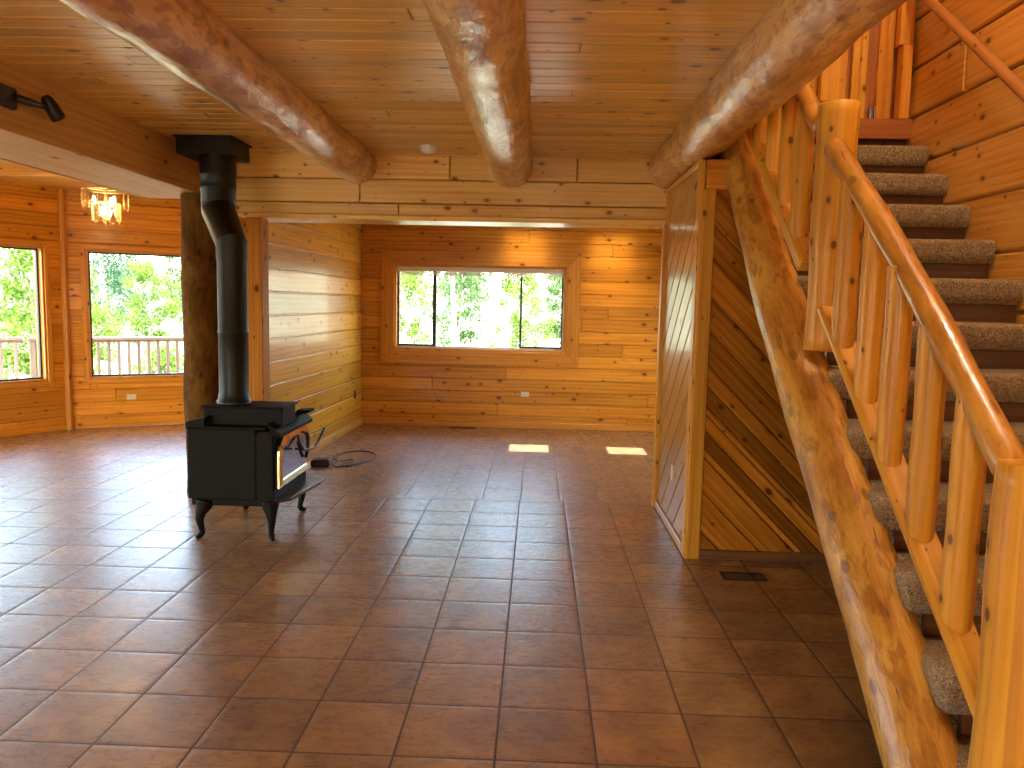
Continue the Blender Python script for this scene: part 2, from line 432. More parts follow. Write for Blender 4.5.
def tag(o, label=None, cat=None, group=None, kind=None):
    if label: o['label'] = label
    if cat: o['category'] = cat
    if group: o['group'] = group
    if kind: o['kind'] = kind
    return o
def empty(name, loc, label=None, cat=None, group=None, kind=None):
    o = D.objects.new(name, None); COL.objects.link(o); o.location = loc; o.empty_display_size = .1
    return tag(o, label, cat, group, kind)
def struct(o): o['kind'] = 'structure'; return o

def rects_minus(rect, holes):
    out = [rect]
    for h in holes:
        nx = []
        for (a, b, c, d) in out:               # u0,u1,v0,v1
            if h[1] <= a or h[0] >= b or h[3] <= c or h[2] >= d: nx.append((a, b, c, d)); continue
            if h[0] > a: nx.append((a, h[0], c, d))
            if h[1] < b: nx.append((h[1], b, c, d))
            m0, m1 = max(a, h[0]), min(b, h[1])
            if h[2] > c: nx.append((m0, m1, c, h[2]))
            if h[3] < d: nx.append((m0, m1, h[3], d))
        out = nx
    return out
def boards(mb, fr, u0, u1, v0, v1, w, holes=(), t=.022, b=.005, joints=(1.6, 3.6), vs=None, gap=.003):
    """horizontal boards (grain along u) on a frame, cut around holes"""
    edges = vs or None
    if edges is None:
        edges = [v0]
        while edges[-1] + w < v1 - .02: edges.append(edges[-1] + w)
        edges.append(v1)
    for k in range(len(edges) - 1):
        c, d = edges[k], edges[k + 1]
        cuts = [u0]
        if joints:
            p = u0 + R.uniform(.3, joints[1])
            while p < u1 - .25: cuts.append(p); p += R.uniform(*joints)
        cuts.append(u1)
        for i in range(len(cuts) - 1):
            tone = R.random()
            for (a, bb, cc, dd) in rects_minus((cuts[i], cuts[i + 1], c, d), holes):
                mb.prism([(a, cc), (bb, cc), (bb, dd), (a, dd)], fr, t, b, tone=tone, gap=gap)
def core(mb, fr, u0, u1, v0, v1, t0, t1, holes=()):
    o, U, V, N = fr
    f2 = (o - N * t0, U, V, N)
    for (a, bb, c, d) in rects_minus((u0, u1, v0, v1), holes):
        mb.prism([(a, c), (bb, c), (bb, d), (a, d)], f2, t1 - t0, .0005)
def clip(poly, n, c):
    """keep points with n.p <= c"""
    out = []
    for i in range(len(poly)):
        p, q = poly[i], poly[(i + 1) % len(poly)]
        dp = n[0] * p[0] + n[1] * p[1] - c; dq = n[0] * q[0] + n[1] * q[1] - c
        if dp <= 0: out.append(p)
        if (dp < 0 < dq) or (dq < 0 < dp):
            t = dp / (dp - dq); out.append((p[0] + (q[0] - p[0]) * t, p[1] + (q[1] - p[1]) * t))
    return out
def diagonal(mb, fr, poly, ang, w, t=.02, b=.005, widths=None, shades=None, gap=.005):
    d = (math.cos(ang), math.sin(ang)); n = (-d[1], d[0])
    cs = [n[0] * p[0] + n[1] * p[1] for p in poly]; c = min(cs); k = 0
    while c < max(cs) - .005:
        ww = widths[k % len(widths)] if widths else w; tn = (k % 6 + .02 + .96 * shades[k % len(shades)]) / 7.31 if shades else None; k += 1
        q = clip(clip(list(poly), n, c + ww), (-n[0], -n[1]), -c)
        if len(q) >= 3:
            cl = [q[0]]
            for p in q[1:]:
                if math.hypot(p[0] - cl[-1][0], p[1] - cl[-1][1]) > .004: cl.append(p)
            if len(cl) > 2 and math.hypot(cl[0][0] - cl[-1][0], cl[0][1] - cl[-1][1]) < .004: cl.pop()
            if len(cl) >= 3: mb.prism(cl, fr, t, b, ud=d, tone=tn, gap=gap)
        c += ww

# ------------------------------------------------------------------ dimensions
CEIL = 2.583; HB = 2.113; FAR = 3.53; XR = 2.40; BACK = -9.0
C12 = Vector((-5.13, 2.62, 0)); d1 = Vector((.5, .8660254, 0)); d2 = Vector((.8660254, .5, 0))
C01 = C12 - d1 * 2.2; C23 = C12 + d2 * 2.2

# ------------------------------------------------------------------ floor
mb = MB()
poly = [(XR, BACK), (XR, FAR), (-2.1, FAR), (-2.1, C23.y), (C23.x, C23.y), (C12.x, C12.y), (C01.x, C01.y), (C01.x, BACK)]
mb.face([(x, y, 0) for x, y in poly], poly)
mb.face([(x, y, -.15) for x, y in reversed(poly)], poly[::-1])
for i in range(len(poly)):
    a, b = poly[i - 1], poly[i]
    mb.face([(*a, -.15), (*b, -.15), (*b, 0), (*a, 0)], [(0, 0)] * 4)
struct(mb.build('floor', M['tile']))

# ------------------------------------------------------------------ windows
NW = [0]
def window(fr, u0, u1, v0, v1, mull=(), depth=.16, casing=.10, blind=False, wmat='pine', frame_at=.10, casing_t=.022, fw=.018, sashes=None):
    """window_n structure: jamb boards, casing boards, black frame with mullions and a pane of glass"""
    NW[0] += 1
    o, U, V, N = fr
    base = o + U * ((u0 + u1) / 2) + V * v0
    e = empty('window_%d' % NW[0], base, kind='structure')
    Mx = Matrix((U, V, N)).transposed().to_4x4(); Mx.translation = o
    j = MB(); t = .02
    j.box((u0, v0, -depth), (u1, v0 + t, .0), .002, mat=Mx); j.box((u0, v1 - t, -depth), (u1, v1, 0), .002, mat=Mx)
    j.box((u0, v0 + t, -depth), (u0 + t, v1 - t, 0), .002, mat=Mx); j.box((u1 - t, v0 + t, -depth), (u1, v1 - t, 0), .002, mat=Mx)
    j.build('window_jamb', M[wmat], e)
    if casing:
        for nm, bx in (('bottom', (u0 - casing, u1 + casing, v0 - casing, v0)), ('top', (u0 - casing, u1 + casing, v1, v1 + casing)),
                       ('side', (u0 - casing, u0, v0, v1)), ('side', (u1, u1 + casing, v0, v1))):
            c = MB()
            a, b, cc, d = bx
            if nm == 'top': pl = [(u0, cc), (u1, cc), (b, d), (a, d)]
            elif nm == 'bottom': pl = [(a, cc), (b, cc), (u1, d), (u0, d)]
            elif a < u0: pl = [(a, v0 - casing), (u0, v0), (u0, v1), (a, v1 + casing)]
            else: pl = [(u1, v0), (b, v0 - casing), (b, v1 + casing), (u1, v1)]
            f2 = (o + N * casing_t, U, V, N)
            c.prism(pl, f2, casing_t, .004, ud=(1, 0) if nm in ('top', 'bottom') else (0, 1))
            c.build('casing_board', M['trim'], e)
    f = MB(); w = fw; z0, z1 = -frame_at - .02, -frame_at + .02
    a, b, c, d = u0 + t, u1 - t, v0 + t, v1 - t
    if sashes is None:
        f.box((a, c, z0), (b, c + w, z1), .002, mat=Mx); f.box((a, d - w, z0), (b, d, z1), .002, mat=Mx)
        f.box((a, c + w, z0), (a + w, d - w, z1), .002, mat=Mx); f.box((b - w, c + w, z0), (b, d - w, z1), .002, mat=Mx)
        f.build('window_frame', M['black_frame'], e)
    else:
        # white outer frame, black-edged sliding sashes at each end
        f.box((a, c, z0), (b, c + w, z1), .002, mat=Mx); f.box((a, d - w, z0), (b, d, z1), .002, mat=Mx)
        f.box((a, c + w, z0), (a + w, d - w, z1), .002, mat=Mx); f.box((b - w, c + w, z0), (b, d - w, z1), .002, mat=Mx)
        f.build('window_frame', M['vinyl'], e)
        for (s0, s1, wl, wr) in sashes:
            sh = MB(); bw = .016; y0, y1 = z0 + .005, z1 + .012
            sh.box((s0, c + w, y0), (s1, c + w + .02, y1), .002, mat=Mx); sh.box((s0, d - w - .012, y0), (s1, d - w, y1), .002, mat=Mx)
            sh.box((s0, c + w + .02, y0), (s0 + wl, d - w - .012, y1), .002, mat=Mx); sh.box((s1 - wr, c + w + .02, y0), (s1, d - w - .012, y1), .002, mat=Mx)
            so = sh.build('sliding_sash', M['black_frame'], e)
    g = MB(); pts = [o + U * x + V * y - N * frame_at for x, y in ((a, c), (b, c), (b, d), (a, d))]
    g2 = [p - N * .004 for p in pts]
    g.face(pts, [(0, 0)] * 4)
    g.build('glass_pane', M['glass'], e)
    if blind:
        bl = MB(); bl.box((u0 + t, v1 - t - .055, -.075), (u1 - t, v1 - t, -.03), .006, mat=Mx)
        for k in range(4): bl.box((u0 + t + .01, v1 - t - .067 - .011 * k, -.07), (u1 - t - .01, v1 - t - .06 - .011 * k, -.035), .001, mat=Mx)
        bl.build('raised_blind', M['vinyl'], e)
    return e

# ------------------------------------------------------------------ walls
WT = 2.75
# far wall (room side faces -Y): u=+X, v=+Z -> n = u x v = -Y
fr_far = frame((0, FAR, 0), (1, 0, 0), (0, 0, 1))
wf = (-1.63, .44, .935, 1.955)
mb = MB(); boards(mb, fr_far, -2.06, XR, .0, WT, .149, [wf]); core(mb, fr_far, -2.2, XR + .12, 0, WT, .0222, .17, [wf])
struct(mb.build('wall_far', M['pine']))
window(fr_far, *wf, casing=.165, blind=True, depth=.17, frame_at=.11, wmat='trim', fw=.022,
       sashes=[(-1.60, -1.135, .014, .042), (-.115, .40, .026, .014)])
mb = MB(); mb.box((-2.05, FAR - .02, 0), (XR, FAR + .001, .075), .006); struct(mb.build('baseboard_far', M['trim']))
# alcove side wall: from (-2.125, .12) to (-2.035, 3.53); room side faces +X
sa, sb = Vector((-2.125, .10, 0)), Vector((-2.035, FAR, 0))
ud = (sb - sa).normalized(); Ls = (sb - sa).length
fr_side = frame(sa, ud, (0, 0, 1))          # n = u x v = (+Y x Z)=+X
mb = MB(); boards(mb, fr_side, 0, Ls, 0, WT, .196, t=.022, b=.007, joints=None, gap=.008); core(mb, fr_side, -.0, Ls, 0, WT, .0222, .12)
# dining-side face of the same wall
fr_back = frame(sb - fr_side[3] * .145, -ud, (0, 0, 1)); boards(mb, fr_back, 0, Ls, 0, WT, .149)
struct(mb.build('wall_alcove', M['pine_pale']))
mb = MB(); f2 = (sa + fr_side[3] * .018, *fr_side[1:]); mb.prism([(0, 0), (Ls, 0), (Ls, .085), (0, .085)], f2, .018, .006)
struct(mb.build('baseboard_alcove', M['trim_pale']))
# post board and infill between log column and alcove wall
mb = MB(); mb.box((-2.095, -.02, 0), (-1.975, .13, HB), .006, ax=2); struct(mb.build('trim_1', M['post_wood']))
mb = MB(); fr = frame((0, .03, 0), (1, 0, 0), (0, 0, 1)); boards(mb, fr, -2.325, -2.09, 0, HB, .149, joints=None); core(mb, fr, -2.325, -2.09, 0, HB, .0222, .08)
struct(mb.build('wall_infill', M['post_wood']))
# bay walls (room side faces inward)
def baywall(name, a, b, hole, win=True, base=True, blank=None):
    u = (b - a).normalized(); L = (b - a).length
    fr = frame(a, u, (0, 0, 1))              # a->b clockwise seen from above gives n inward
    m = MB(); hs = [hole] if hole else []
    boards(m, fr, 0, L, 0, WT + .08, .149, hs); core(m, fr, -.02, L + .02, 0, WT + .08, .0222, .17, hs)
    struct(m.build(name, M['pine']))
    if hole: window(fr, *hole, casing=.055, depth=.17, frame_at=.09, casing_t=.018)
    return fr, L
L1 = 2.2
fr1, _ = baywall('wall_bay_left', C01, C12, (L1 - 1.70, L1 - .215, .565, 2.015))
fr2, _ = baywall('wall_bay_right', C12, C23, (.215, 1.62, .565, 2.015))
baywall('wall_bay_rear', C23, Vector((-2.1, C23.y, 0)), None)
frl, _ = baywall('wall_left', Vector((C01.x, BACK, 0)), C01, (BACK * 0 + 6.2, 8.9, .4, 2.15))  # window here is out of view, added to bring light in from the left
# corner trims of the bay
mb = MB(); mb.tube([C12 + Vector((.01, -.015, 0)), C12 + Vector((.01, -.015, WT + .05))], .038, 8, smooth=False); struct(mb.build('trim_2', M['trim']))
# right wall (faces -X): u=-Y dir so that n = u x v = -X : u=(0,-1,0), v=Z -> (-1*1-0, 0,0) = -X
fr_r = frame((XR, FAR, 0), (0, -1, 0), (0, 0, 1))
wr_h = (1.1, 2.3, .8, 2.0)
mb = MB(); boards(mb, fr_r, 0, FAR - BACK, 0, 5.3, .298, [wr_h], t=.03, b=.010, gap=.014, joints=(2.2, 4.2), vs=[.03 + .298 * k for k in range(-1, 19)]); core(mb, fr_r, 0, FAR - BACK, 0, 5.3, .0302, .16, [wr_h])
struct(mb.build('wall_right', M['right_pine']))
window(fr_r, *wr_h, casing=.09)
# back wall, behind the camera, with two big windows added to light the room
fr_b = frame((XR, BACK, 0), (-1, 0, 0), (0, 0, 1))
LB = XR - C01.x
hb = [(5.0, 6.4, .08, 2.2), (6.8, 8.2, .08, 2.2)]
mb = MB(); boards(mb, fr_b, 0, LB, 0, 5.3, .149, hb); core(mb, fr_b, 0, LB, 0, 5.3, .0222, .17, hb)
struct(mb.build('wall_back', M['pine_pale']))
for h in hb: window(fr_b, *h, casing=.09)

# closet under the stairs --------------------------------------------------
XC, YC = 1.04, -1.24
frc = frame((XC, 0, 0), (0, -1, 0), (0, 0, 1))                 # faces -X
mb = MB(); diagonal(mb, frc, [(.0, .05), (1.24, .05), (1.24, 2.36), (.0, 2.36)], math.radians(40), .165, b=.006, gap=.012); core(mb, frc, 0, 1.2, 0, 2.36, .021, .06)
struct(mb.build('wall_closet_side', M['closet_side']))
frf = frame((XC, YC, 0), (1, 0, 0), (0, 0, 1))                 # faces -Y
mb = MB(); diagonal(mb, frf, [(.05, .05), (1.36, .05), (1.36, 2.2), (.05, 2.2)], math.radians(-45), .16, b=.006, widths=[.106, .17, .15, .035, .078, .07, .035, .085, .085, .14, .14, .155, .14, .14, .16, .15],
         shades=[.05, .62, .58, 1.0, .0, .95, .7, .0, .5, .35, .4, .8, .45, .6, .5, .55]); core(mb, frf, .02, 1.36, 0, 2.2, .021, .06)
struct(mb.build('wall_closet_front', M['pine_closet']))
mb = MB(); mb.box((XC + .02, YC - .012, 2.19), (1.30, YC + .05, 2.36), .004); struct(mb.build('trim_3', M['trim']))
mb = MB()
mb.box((XC - .008, YC - .016, 0), (XC + .075, YC + .03, 2.19), .004, ax=2)
mb.box((XC - .018, YC - .002, 0), (XC + .01, YC + .085, 2.36), .004, ax=2)
struct(mb.build('trim_4', M['rail']))
mb = MB(); mb.box((XC - .03, -.045, 0), (XC + .02, .02, HB), .004, ax=2); mb.box((XC - .012, -.05, HB), (XC + .02, .0, 2.40), .004, ax=2)
struct(mb.build('trim_5', M['rail']))
mb = MB(); mb.box((XC - .016, YC, 0), (XC + .002, -.045, .055), .004); mb.box((XC - .016, YC + .02, 2.335), (XC + .002, -.02, 2.37), .004)
struct(mb.build('baseboard_closet', M['trim_pale']))
mb = MB(); mb.box((XC + .06, YC - .014, 0), (XR, YC, .06), .004); struct(mb.build('baseboard_closet_front', M['dark_wood']))
mb = MB(); frz = frame((XR, .06, 0), (-1, 0, 0), (0, 0, 1)); frz2 = frame((XC + .02, 0.0, 0), (1, 0, 0), (0, 0, 1))
boards(mb, (Vector((XR, .08, 0)), Vector((-1, 0, 0)), Vector((0, 0, 1)), Vector((0, 1, 0))), 0, XR - XC - .02, 0, CEIL, .149); core(mb, (Vector((XR, .08, 0)), Vector((-1, 0, 0)), Vector((0, 0, 1)), Vector((0, 1, 0))), 0, XR - XC - .02, 0, CEIL, .022, .07)
struct(mb.build('wall_closet_back', M['pine']))

# ------------------------------------------------------------------ header and boxed beam
mb = MB()
fh = frame((0, 0, 0), (1, 0, 0), (0, 0, 1))
edges = [HB + .037, 2.237, 2.41, CEIL + .02]
for k in range(3):
    cuts = [-2.42, [-.95, -1.25, -.52][k], XC + .0] if k != 1 else [-2.42, -1.24, XC]
    if k == 2: cuts = [-2.42, -.57, .37, XC]
    for i in range(len(cuts) - 1):
        f2 = (fh[0] + fh[3] * (.0 if k else -.012), *fh[1:])
        mb.prism([(cuts[i], edges[k]), (cuts[i + 1], edges[k]), (cuts[i + 1], edges[k + 1]), (cuts[i], edges[k + 1])], f2, .08, .008, gap=.005)
mb.box((-2.42, .01, HB), (XC, .34, HB + .037), .006)
mb.box((-2.42, .08, HB + .037), (XC, .34, CEIL + .02), .004)
struct(mb.build('header_beam', M['header']))
mb = MB()
XB0, XB1, ZB = -3.02, -2.42, 2.275
mb.box((XB1 - .035, BACK, ZB), (XB1, .30, CEIL + .02), .006, ax=1)
mb.box((XB0, BACK, ZB), (XB0 + .035, .30, 2.76), .006, ax=1)
mb.box((XB0 + .035, BACK, ZB + .004), (XB1 - .035, .30, ZB + .035), .002, ax=1)
struct(mb.build('boxed_beam', M['beam_wood']))

# ------------------------------------------------------------------ ceilings
def ceiling(name, x0, x1, y0, y1, z, mat, w=.118, along='x', holes=()):
    m = MB()
    if along == 'x': f = (Vector((0, 0, z)), Vector((1, 0, 0)), Vector((0, 1, 0)), Vector((0, 0, -1)))
    m2 = [(h[0], h[1], h[2], h[3]) for h in holes]
    boards(m, f, x0, x1, y0, y1, w, m2, t=.02, b=.005, joints=(2.5, 5)); core(m, f, x0, x1, y0, y1, .0202, .10, m2)
    return struct(m.build(name, mat))
ceiling('ceiling', XB1 - .03, 1.20, BACK, .05, CEIL, M['pine_ceiling'])
ceiling('ceiling_dining', C01.x - .05, XB0 + .02, BACK, C23.y, 2.74, M['pine_pale'])
mb = MB(); mb.box((C01.x, 1.72, 2.652), (XB0 + .01, C23.y + .05, 2.76), .006, ax=0); struct(mb.build('trim_6', M['trim_pale']))
# sun direction (high, from the far side of the house)
SD = Vector((.04, -.30, -1.0))
zc = 2.62
sk = []
for (xa, xb, ya, yb) in ((-.175, .25, 2.02, 2.53), (.86, 1.265, 2.03, 2.52)):
    sk.append((xa - SD.x * zc, xb - SD.x * zc, ya - SD.y * zc, yb - SD.y * zc))
ceiling('ceiling_alcove', -2.2, XR, .05, FAR + .05, 2.60, M['pine_pale'], holes=sk)

# roof over the ground-floor rooms (with the two skylight holes), and the stair tower
def slab(name, x0, x1, y0, y1, z0, z1, mat, holes=()):
    m = MB(); f = (Vector((0, 0, z1)), Vector((1, 0, 0)), Vector((0, 1, 0)), Vector((0, 0, 1)))
    core(m, f, x0, x1, y0, y1, 0, z1 - z0, holes); return struct(m.build(name, mat))
TW = (1.20, XR)
roof_holes = sk + [(1.21, XR + .2, BACK - .3, .42)]
slab('roof', C01.x - 1.0, XR + .2, BACK - .9, FAR + .9, 2.84, 2.92, M['roofing'], roof_holes)
slab('roof_tower', 1.0, XR + .3, BACK - .3, .6, 5.3, 5.4, M['plaster'])
mb = MB(); frt = (Vector((1.20, BACK, 0)), Vector((0, 1, 0)), Vector((0, 0, 1)), Vector((1, 0, 0)))
boards(mb, frt, 0, .45 - BACK, 2.70, 5.3, .149, t=.02); core(mb, frt, 0, .45 - BACK, CEIL + .01, 5.3, .0202, .1)
struct(mb.build('wall_tower', M['pine_pale']))
mb = MB(); mb.box((1.20, .42, CEIL), (XR, .52, 5.3), .002, ax=2); struct(mb.build('wall_tower_far', M['pine']))
# skylights
for k, (a, b, c, d) in enumerate(sk):
    NW[0] += 1
    e = empty('window_%d' % NW[0], ((a + b) / 2, (c + d) / 2, 2.6), kind='structure')
    m = MB(); t = .02
    for bx in (((a - t, c - t), (b + t, c)), ((a - t, d), (b + t, d + t)), ((a - t, c), (a, d)), ((b, c), (b + t, d))):
        m.box((*bx[0], 2.598), (*bx[1], 2.96), .001, ax=2)
    m.build('skylight_shaft', M['white_shaft'], e)
    g = MB(); g.face([(a, c, 2.95), (b, c, 2.95), (b, d, 2.95), (a, d, 2.95)], [(0, 0)] * 4); g.build('glass_pane', M['glass'], e)

# upper landing, door and trims
mb = MB(); mb.box((1.20, -.80, CEIL), (XR, .45, 2.705), .003, ax=0); struct(mb.build('landing_floor', M['red_wood']))
mb = MB(); mb.box((1.16, BACK, CEIL - .0), (1.20, .0, 2.72), .004, ax=1); struct(mb.build('trim_7', M['trim']))
de = empty('door_1', (2.05, -.70, 2.705), kind='structure')
mb = MB(); fd = frame((0, -.70, 0), (1, 0, 0), (0, 0, 1))
for (xa, xb, back) in ((1.60, 1.80, 0), (1.80, 1.99, 0), (1.99, 2.05, .05), (2.05, 2.10, 0), (2.10, 2.147, 0)):
    mb.prism([(xa, 2.705), (xb, 2.705), (xb, 5.2), (xa, 5.2)], (fd[0] - fd[3] * back, *fd[1:]), .03, .006, ud=(0, 1))
mb.build('door_panel', M['rail'], de)
mb = MB()
for (xa, xb) in ((2.212, 2.258), (2.258, 2.305)): mb.prism([(xa, 2.705), (xb, 2.705), (xb, 5.2), (xa, 5.2)], fd, .04, .006, ud=(0, 1))
mb.build('door_leaf', M['trim'], de)
mb = MB(); mb.box((2.175, -.69, 2.73), (2.21, -.67, 2.80), .003); mb.tube([(2.205, -.705, 2.73), (2.205, -.705, 2.80)], .006, 8); mb.build('hinge', M['steel'], de)
mb = MB(); mb.box((XR - .085, -.80, 2.705), (XR - .02, -.72, 3.15), .005, ax=2); mb.box((XR - .105, -.79, 3.15), (XR - .02, -.72, 5.2), .005, ax=2)
struct(mb.build('trim_8', M['trim']))
mb = MB(); mb.box((1.20, -.66, 2.705), (XR, -.58, 5.2), .002, ax=2); struct(mb.build('wall_landing', M['red_wood']))

# ------------------------------------------------------------------ log beams
def logbeam(name, x0, x1, z, r0, r1, y0, y1, mat, label, seed):
    n = 110; pts = []; rad = []
    for i in range(n):
        f = i / (n - 1); y = y0 + (y1 - y0) * f
        wob = .012 * mnoise.noise(Vector((seed, y * .5, 0)))
        pts.append((x0 + (x1 - x0) * f + wob, y, z + wob)); rad.append(r0 + (r1 - r0) * f)
    m = MB(); m.tube(pts, rad, 40, tone=.3, bump=.085, seed=seed, bumpscale=2.6)
    o = m.build(name, M[mat], None, pts[0]); tag(o, label, 'log beam', 'peeled log beams under the plank ceiling')
    o['kind'] = 'thing'; return o
logbeam('ceiling_log', -1.265, -1.30, 2.517, .147, .143, .02, BACK, 'log', 'peeled log ceiling beam between the stove pipe and the smoke detector', 3.1)
logbeam('ceiling_log', -.125, -.15, 2.528, .160, .172, .02, BACK, 'log', 'thick peeled log ceiling beam over the middle of the room, beside the smoke detector', 8.7)
logbeam('ceiling_log', 1.045, 1.06, 2.528, .150, .182, .02, BACK, 'log', 'peeled log ceiling beam running along the edge of the stair opening', 15.2)
m = MB(); n = 40
m.tube([(-2.465 + .006 * math.sin(i * .4), .03, ZB * i / (n - 1)) for i in range(n)], [.134] * n, 30, tone=.2, bump=.05, seed=4.4)
tag(m.build('log_column', M['log_column'], None, (-2.465, .03, 0)), 'dark upright log column behind the stove pipe, holding up the boxed beam', 'column', kind='thing')

# ------------------------------------------------------------------ staircase
SX = 1.30
st = empty('staircase', (1.85, -2.4, 0), 'open log staircase with carpeted treads, log stringer, peeled-pole balusters and handrail', 'staircase')
sl = (2.533 - .163) / (3.615 - .938)
n = 60; pts = []; rad = []
yb, yt = -3.80, -.80
for i in range(n):
    f = i / (n - 1); y = yb + (yt - yb) * f
    z = .163 + sl * (y + 3.615)
    pts.append((SX - .014 + .008 * math.sin(f * 9) - .025 * f, y, z)); rad.append(.110 + .010 * math.sin(f * PI) - .010 * f)
m = MB(); m.tube(pts, rad, 36, tone=.4, bump=.06, seed=21, bumpscale=3); m.build('stringer_log', M['log_stair'], st)
NR, RISE, RUN = 12, .205, .256
for k in range(1, NR + 1):
    yn, z = -.80 - RUN * k, 2.70 - RISE * k
    x0, x1 = 1.33, XR - .004
    y1 = yn + RUN + .05
    m = MB(); m.box((x0 + .012, yn + .02, z - .125), (x1 - .012, y1, z - .02), .006, ax=0); tr = m.build('tread', M['dark_wood'], st)
    # carpet: rounded cross-section in YZ, swept in X with soft ends
    prof = []
    h = .118; r = .026
    prof.append((y1, z))
    for j in range(7):
        a = PI / 2 + PI / 2 * j / 6; prof.append((yn + r + r * math.cos(a), z - r + r * math.sin(a)))
    prof.append((yn + .004, z - h * .6)); prof.append((yn + .014, z - h)); prof.append((yn + .05, z - h - .004)); prof.append((y1, z - h - .004))
    xs = [x0, x0 + .006, x0 + .018, x0 + .04] + [x0 + .04 + (x1 - x0 - .08) * q / 12 for q in range(1, 12)] + [x1 - .04, x1 - .018, x1 - .006, x1]
    ins = {0: .08, 1: .04, 2: .012, len(xs) - 3: .004, len(xs) - 2: .012, len(xs) - 1: .04}
    rows = []; cy = (yn + y1) / 2; cz = z - h / 2
    for i, x in enumerate(xs):
        q = ins.get(i, 0); rw = []
        for (yy, zz) in prof:
            jit = .0035 * mnoise.noise(Vector((x * 9, yy * 9, zz * 9 + k)))
            rw.append(Vector((x, cy + (yy - cy) * (1 - q * 1.5), cz + (zz - cz) * (1 - q * 5) + jit)))
        rows.append(rw)
    m = MB(); m.grid(rows, [(x, .02) for x in xs], R.random(), True, True)
    m.face(list(reversed(rows[0])), [(0, 0)] * len(prof)); m.face(rows[-1], [(0, 0)] * len(prof))
    m.build('carpet', M['carpet'], tr)
    if k <= NR:
        m = MB(); m.box((x0 + .09, yn + RUN + .055, z - .10 if k < NR else 0), (XR - .003, yn + RUN + .085, z + RISE - .11 if k > 1 else 2.58), .003, ax=0); m.build('riser', M['dark_wood'], st)
m = MB(); m.box((1.42, yn + .055, 0), (XR - .03, yn + .085, z - .11), .003, ax=0); m.build('riser', M['dark_wood'], st)
# newels
def post(name, x, y, z0, z1, r, mat='rail', bump=.02, dome=.012, seed=0, parent=st, segs=28):
    m = MB(); k = 24
    m.tube([(x, y, z0 + (z1 - z0) * i / (k - 1)) for i in range(k)], [r * (1 + .03 * math.sin(i * .5 + seed)) for i in range(k)], segs, dome=dome, bump=bump, seed=seed, bumpscale=4)
    return m.build(name, M[mat], parent)
YN1, YN0 = -2.47, -3.96
post('newel_post', SX + .036, YN1, 1.345, 2.36, .083, seed=2)
post('newel_post', SX + .025, YN0, 0, 1.155, .096, seed=5, dome=.008)
# lower plank rail and balusters
pz = lambda y: 1.517 + .797 * (y + 2.663)
def plank_rail(name, ya, yb2, x0, x1, th):
    m = MB(); d = Vector((0, yb2 - ya, pz(yb2) - pz(ya))); L = d.length; d.normalize()
    Mx = Matrix((d, Vector((-1, 0, 0)) if False else Vector((1, 0, 0)), d.cross(Vector((1, 0, 0))))).transposed().to_4x4(); Mx.translation = Vector((0, ya, pz(ya)))
    m.box((0, x0, -th if d.cross(Vector((1, 0, 0))).z > 0 else 0), (L, x1, 0 if d.cross(Vector((1, 0, 0))).z > 0 else th), .010, mat=Mx, ax=0)
    return m.build(name, M['rail'], st)
plank_rail('bottom_rail', YN0 + .0, YN1 - .17, 1.24, 1.335, .035)
plank_rail('bottom_rail', YN1 + .08, -1.0, 1.24, 1.33, .075)
rz = lambda y: 2.195 + .775 * (y + 2.533) + .035 * math.sin(max(0, min(1, (-2.5 - y) / 1.4)) * PI)
def handrail(ya, yb2, rz_, r, x):
    m = MB(); k = 30
    m.tube([(x, ya + (yb2 - ya) * i / (k - 1), rz_(ya + (yb2 - ya) * i / (k - 1))) for i in range(k)], [r * (1 + .04 * math.sin(i * .7)) for i in range(k)], 22, dome=.03, bump=.04, seed=9, bumpscale=5)
    return m.build('handrail', M['handrail'], st)
handrail(-2.585, YN0 + .06, rz, .042, 1.287)
rz2 = lambda y: 2.33 + .80 * (y + 2.36)
handrail(YN1 + .05, -1.3, rz2, .04, 1.285)
yy = -2.735
ys = [(-2.81, rz), (-3.04, rz), (-3.265, rz), (-3.495, rz), (-3.72, rz), (-2.23, rz2), (-2.0, rz2), (-1.76, rz2), (-1.53, rz2), (-1.30, rz2)]
for i, (y, f) in enumerate(ys):
    m = MB(); z0, z1 = pz(y) - .002, f(y) - .005; k = 14
    m.tube([(SX - .018 + .004 * math.sin(i * 2.1), y, z0 + (z1 - z0) * j / (k - 1)) for j in range(k)], [.043 * (1 + .03 * math.sin(j * .8 + i * 1.7)) * (.93 if j == 0 else 1) for j in range(k)], 20, bump=.03, seed=i * 3.3, bumpscale=6)
    # cut the foot to the slope of the rail
    nv = 20
    for q in range(nv):
        vx = m.v[q]; m.v[q] = (vx[0], vx[1], pz(vx[1]) - .001)
    m.build('baluster', M['rail'], st)
# landing post (square)
m = MB(); m.box((1.83, -.795, 2.705), (1.985, -.735, 2.80), .006, ax=2); m.box((1.845, -.785, 2.80), (1.97, -.745, 2.806), .002); m.box((1.83, -.795, 2.806), (1.985, -.735, 3.75), .006, ax=2)
tag(m.build('landing_post', M['rail'], None, (1.9, -.73, 2.705)), 'square wooden post standing at the edge of the upper landing', 'post')

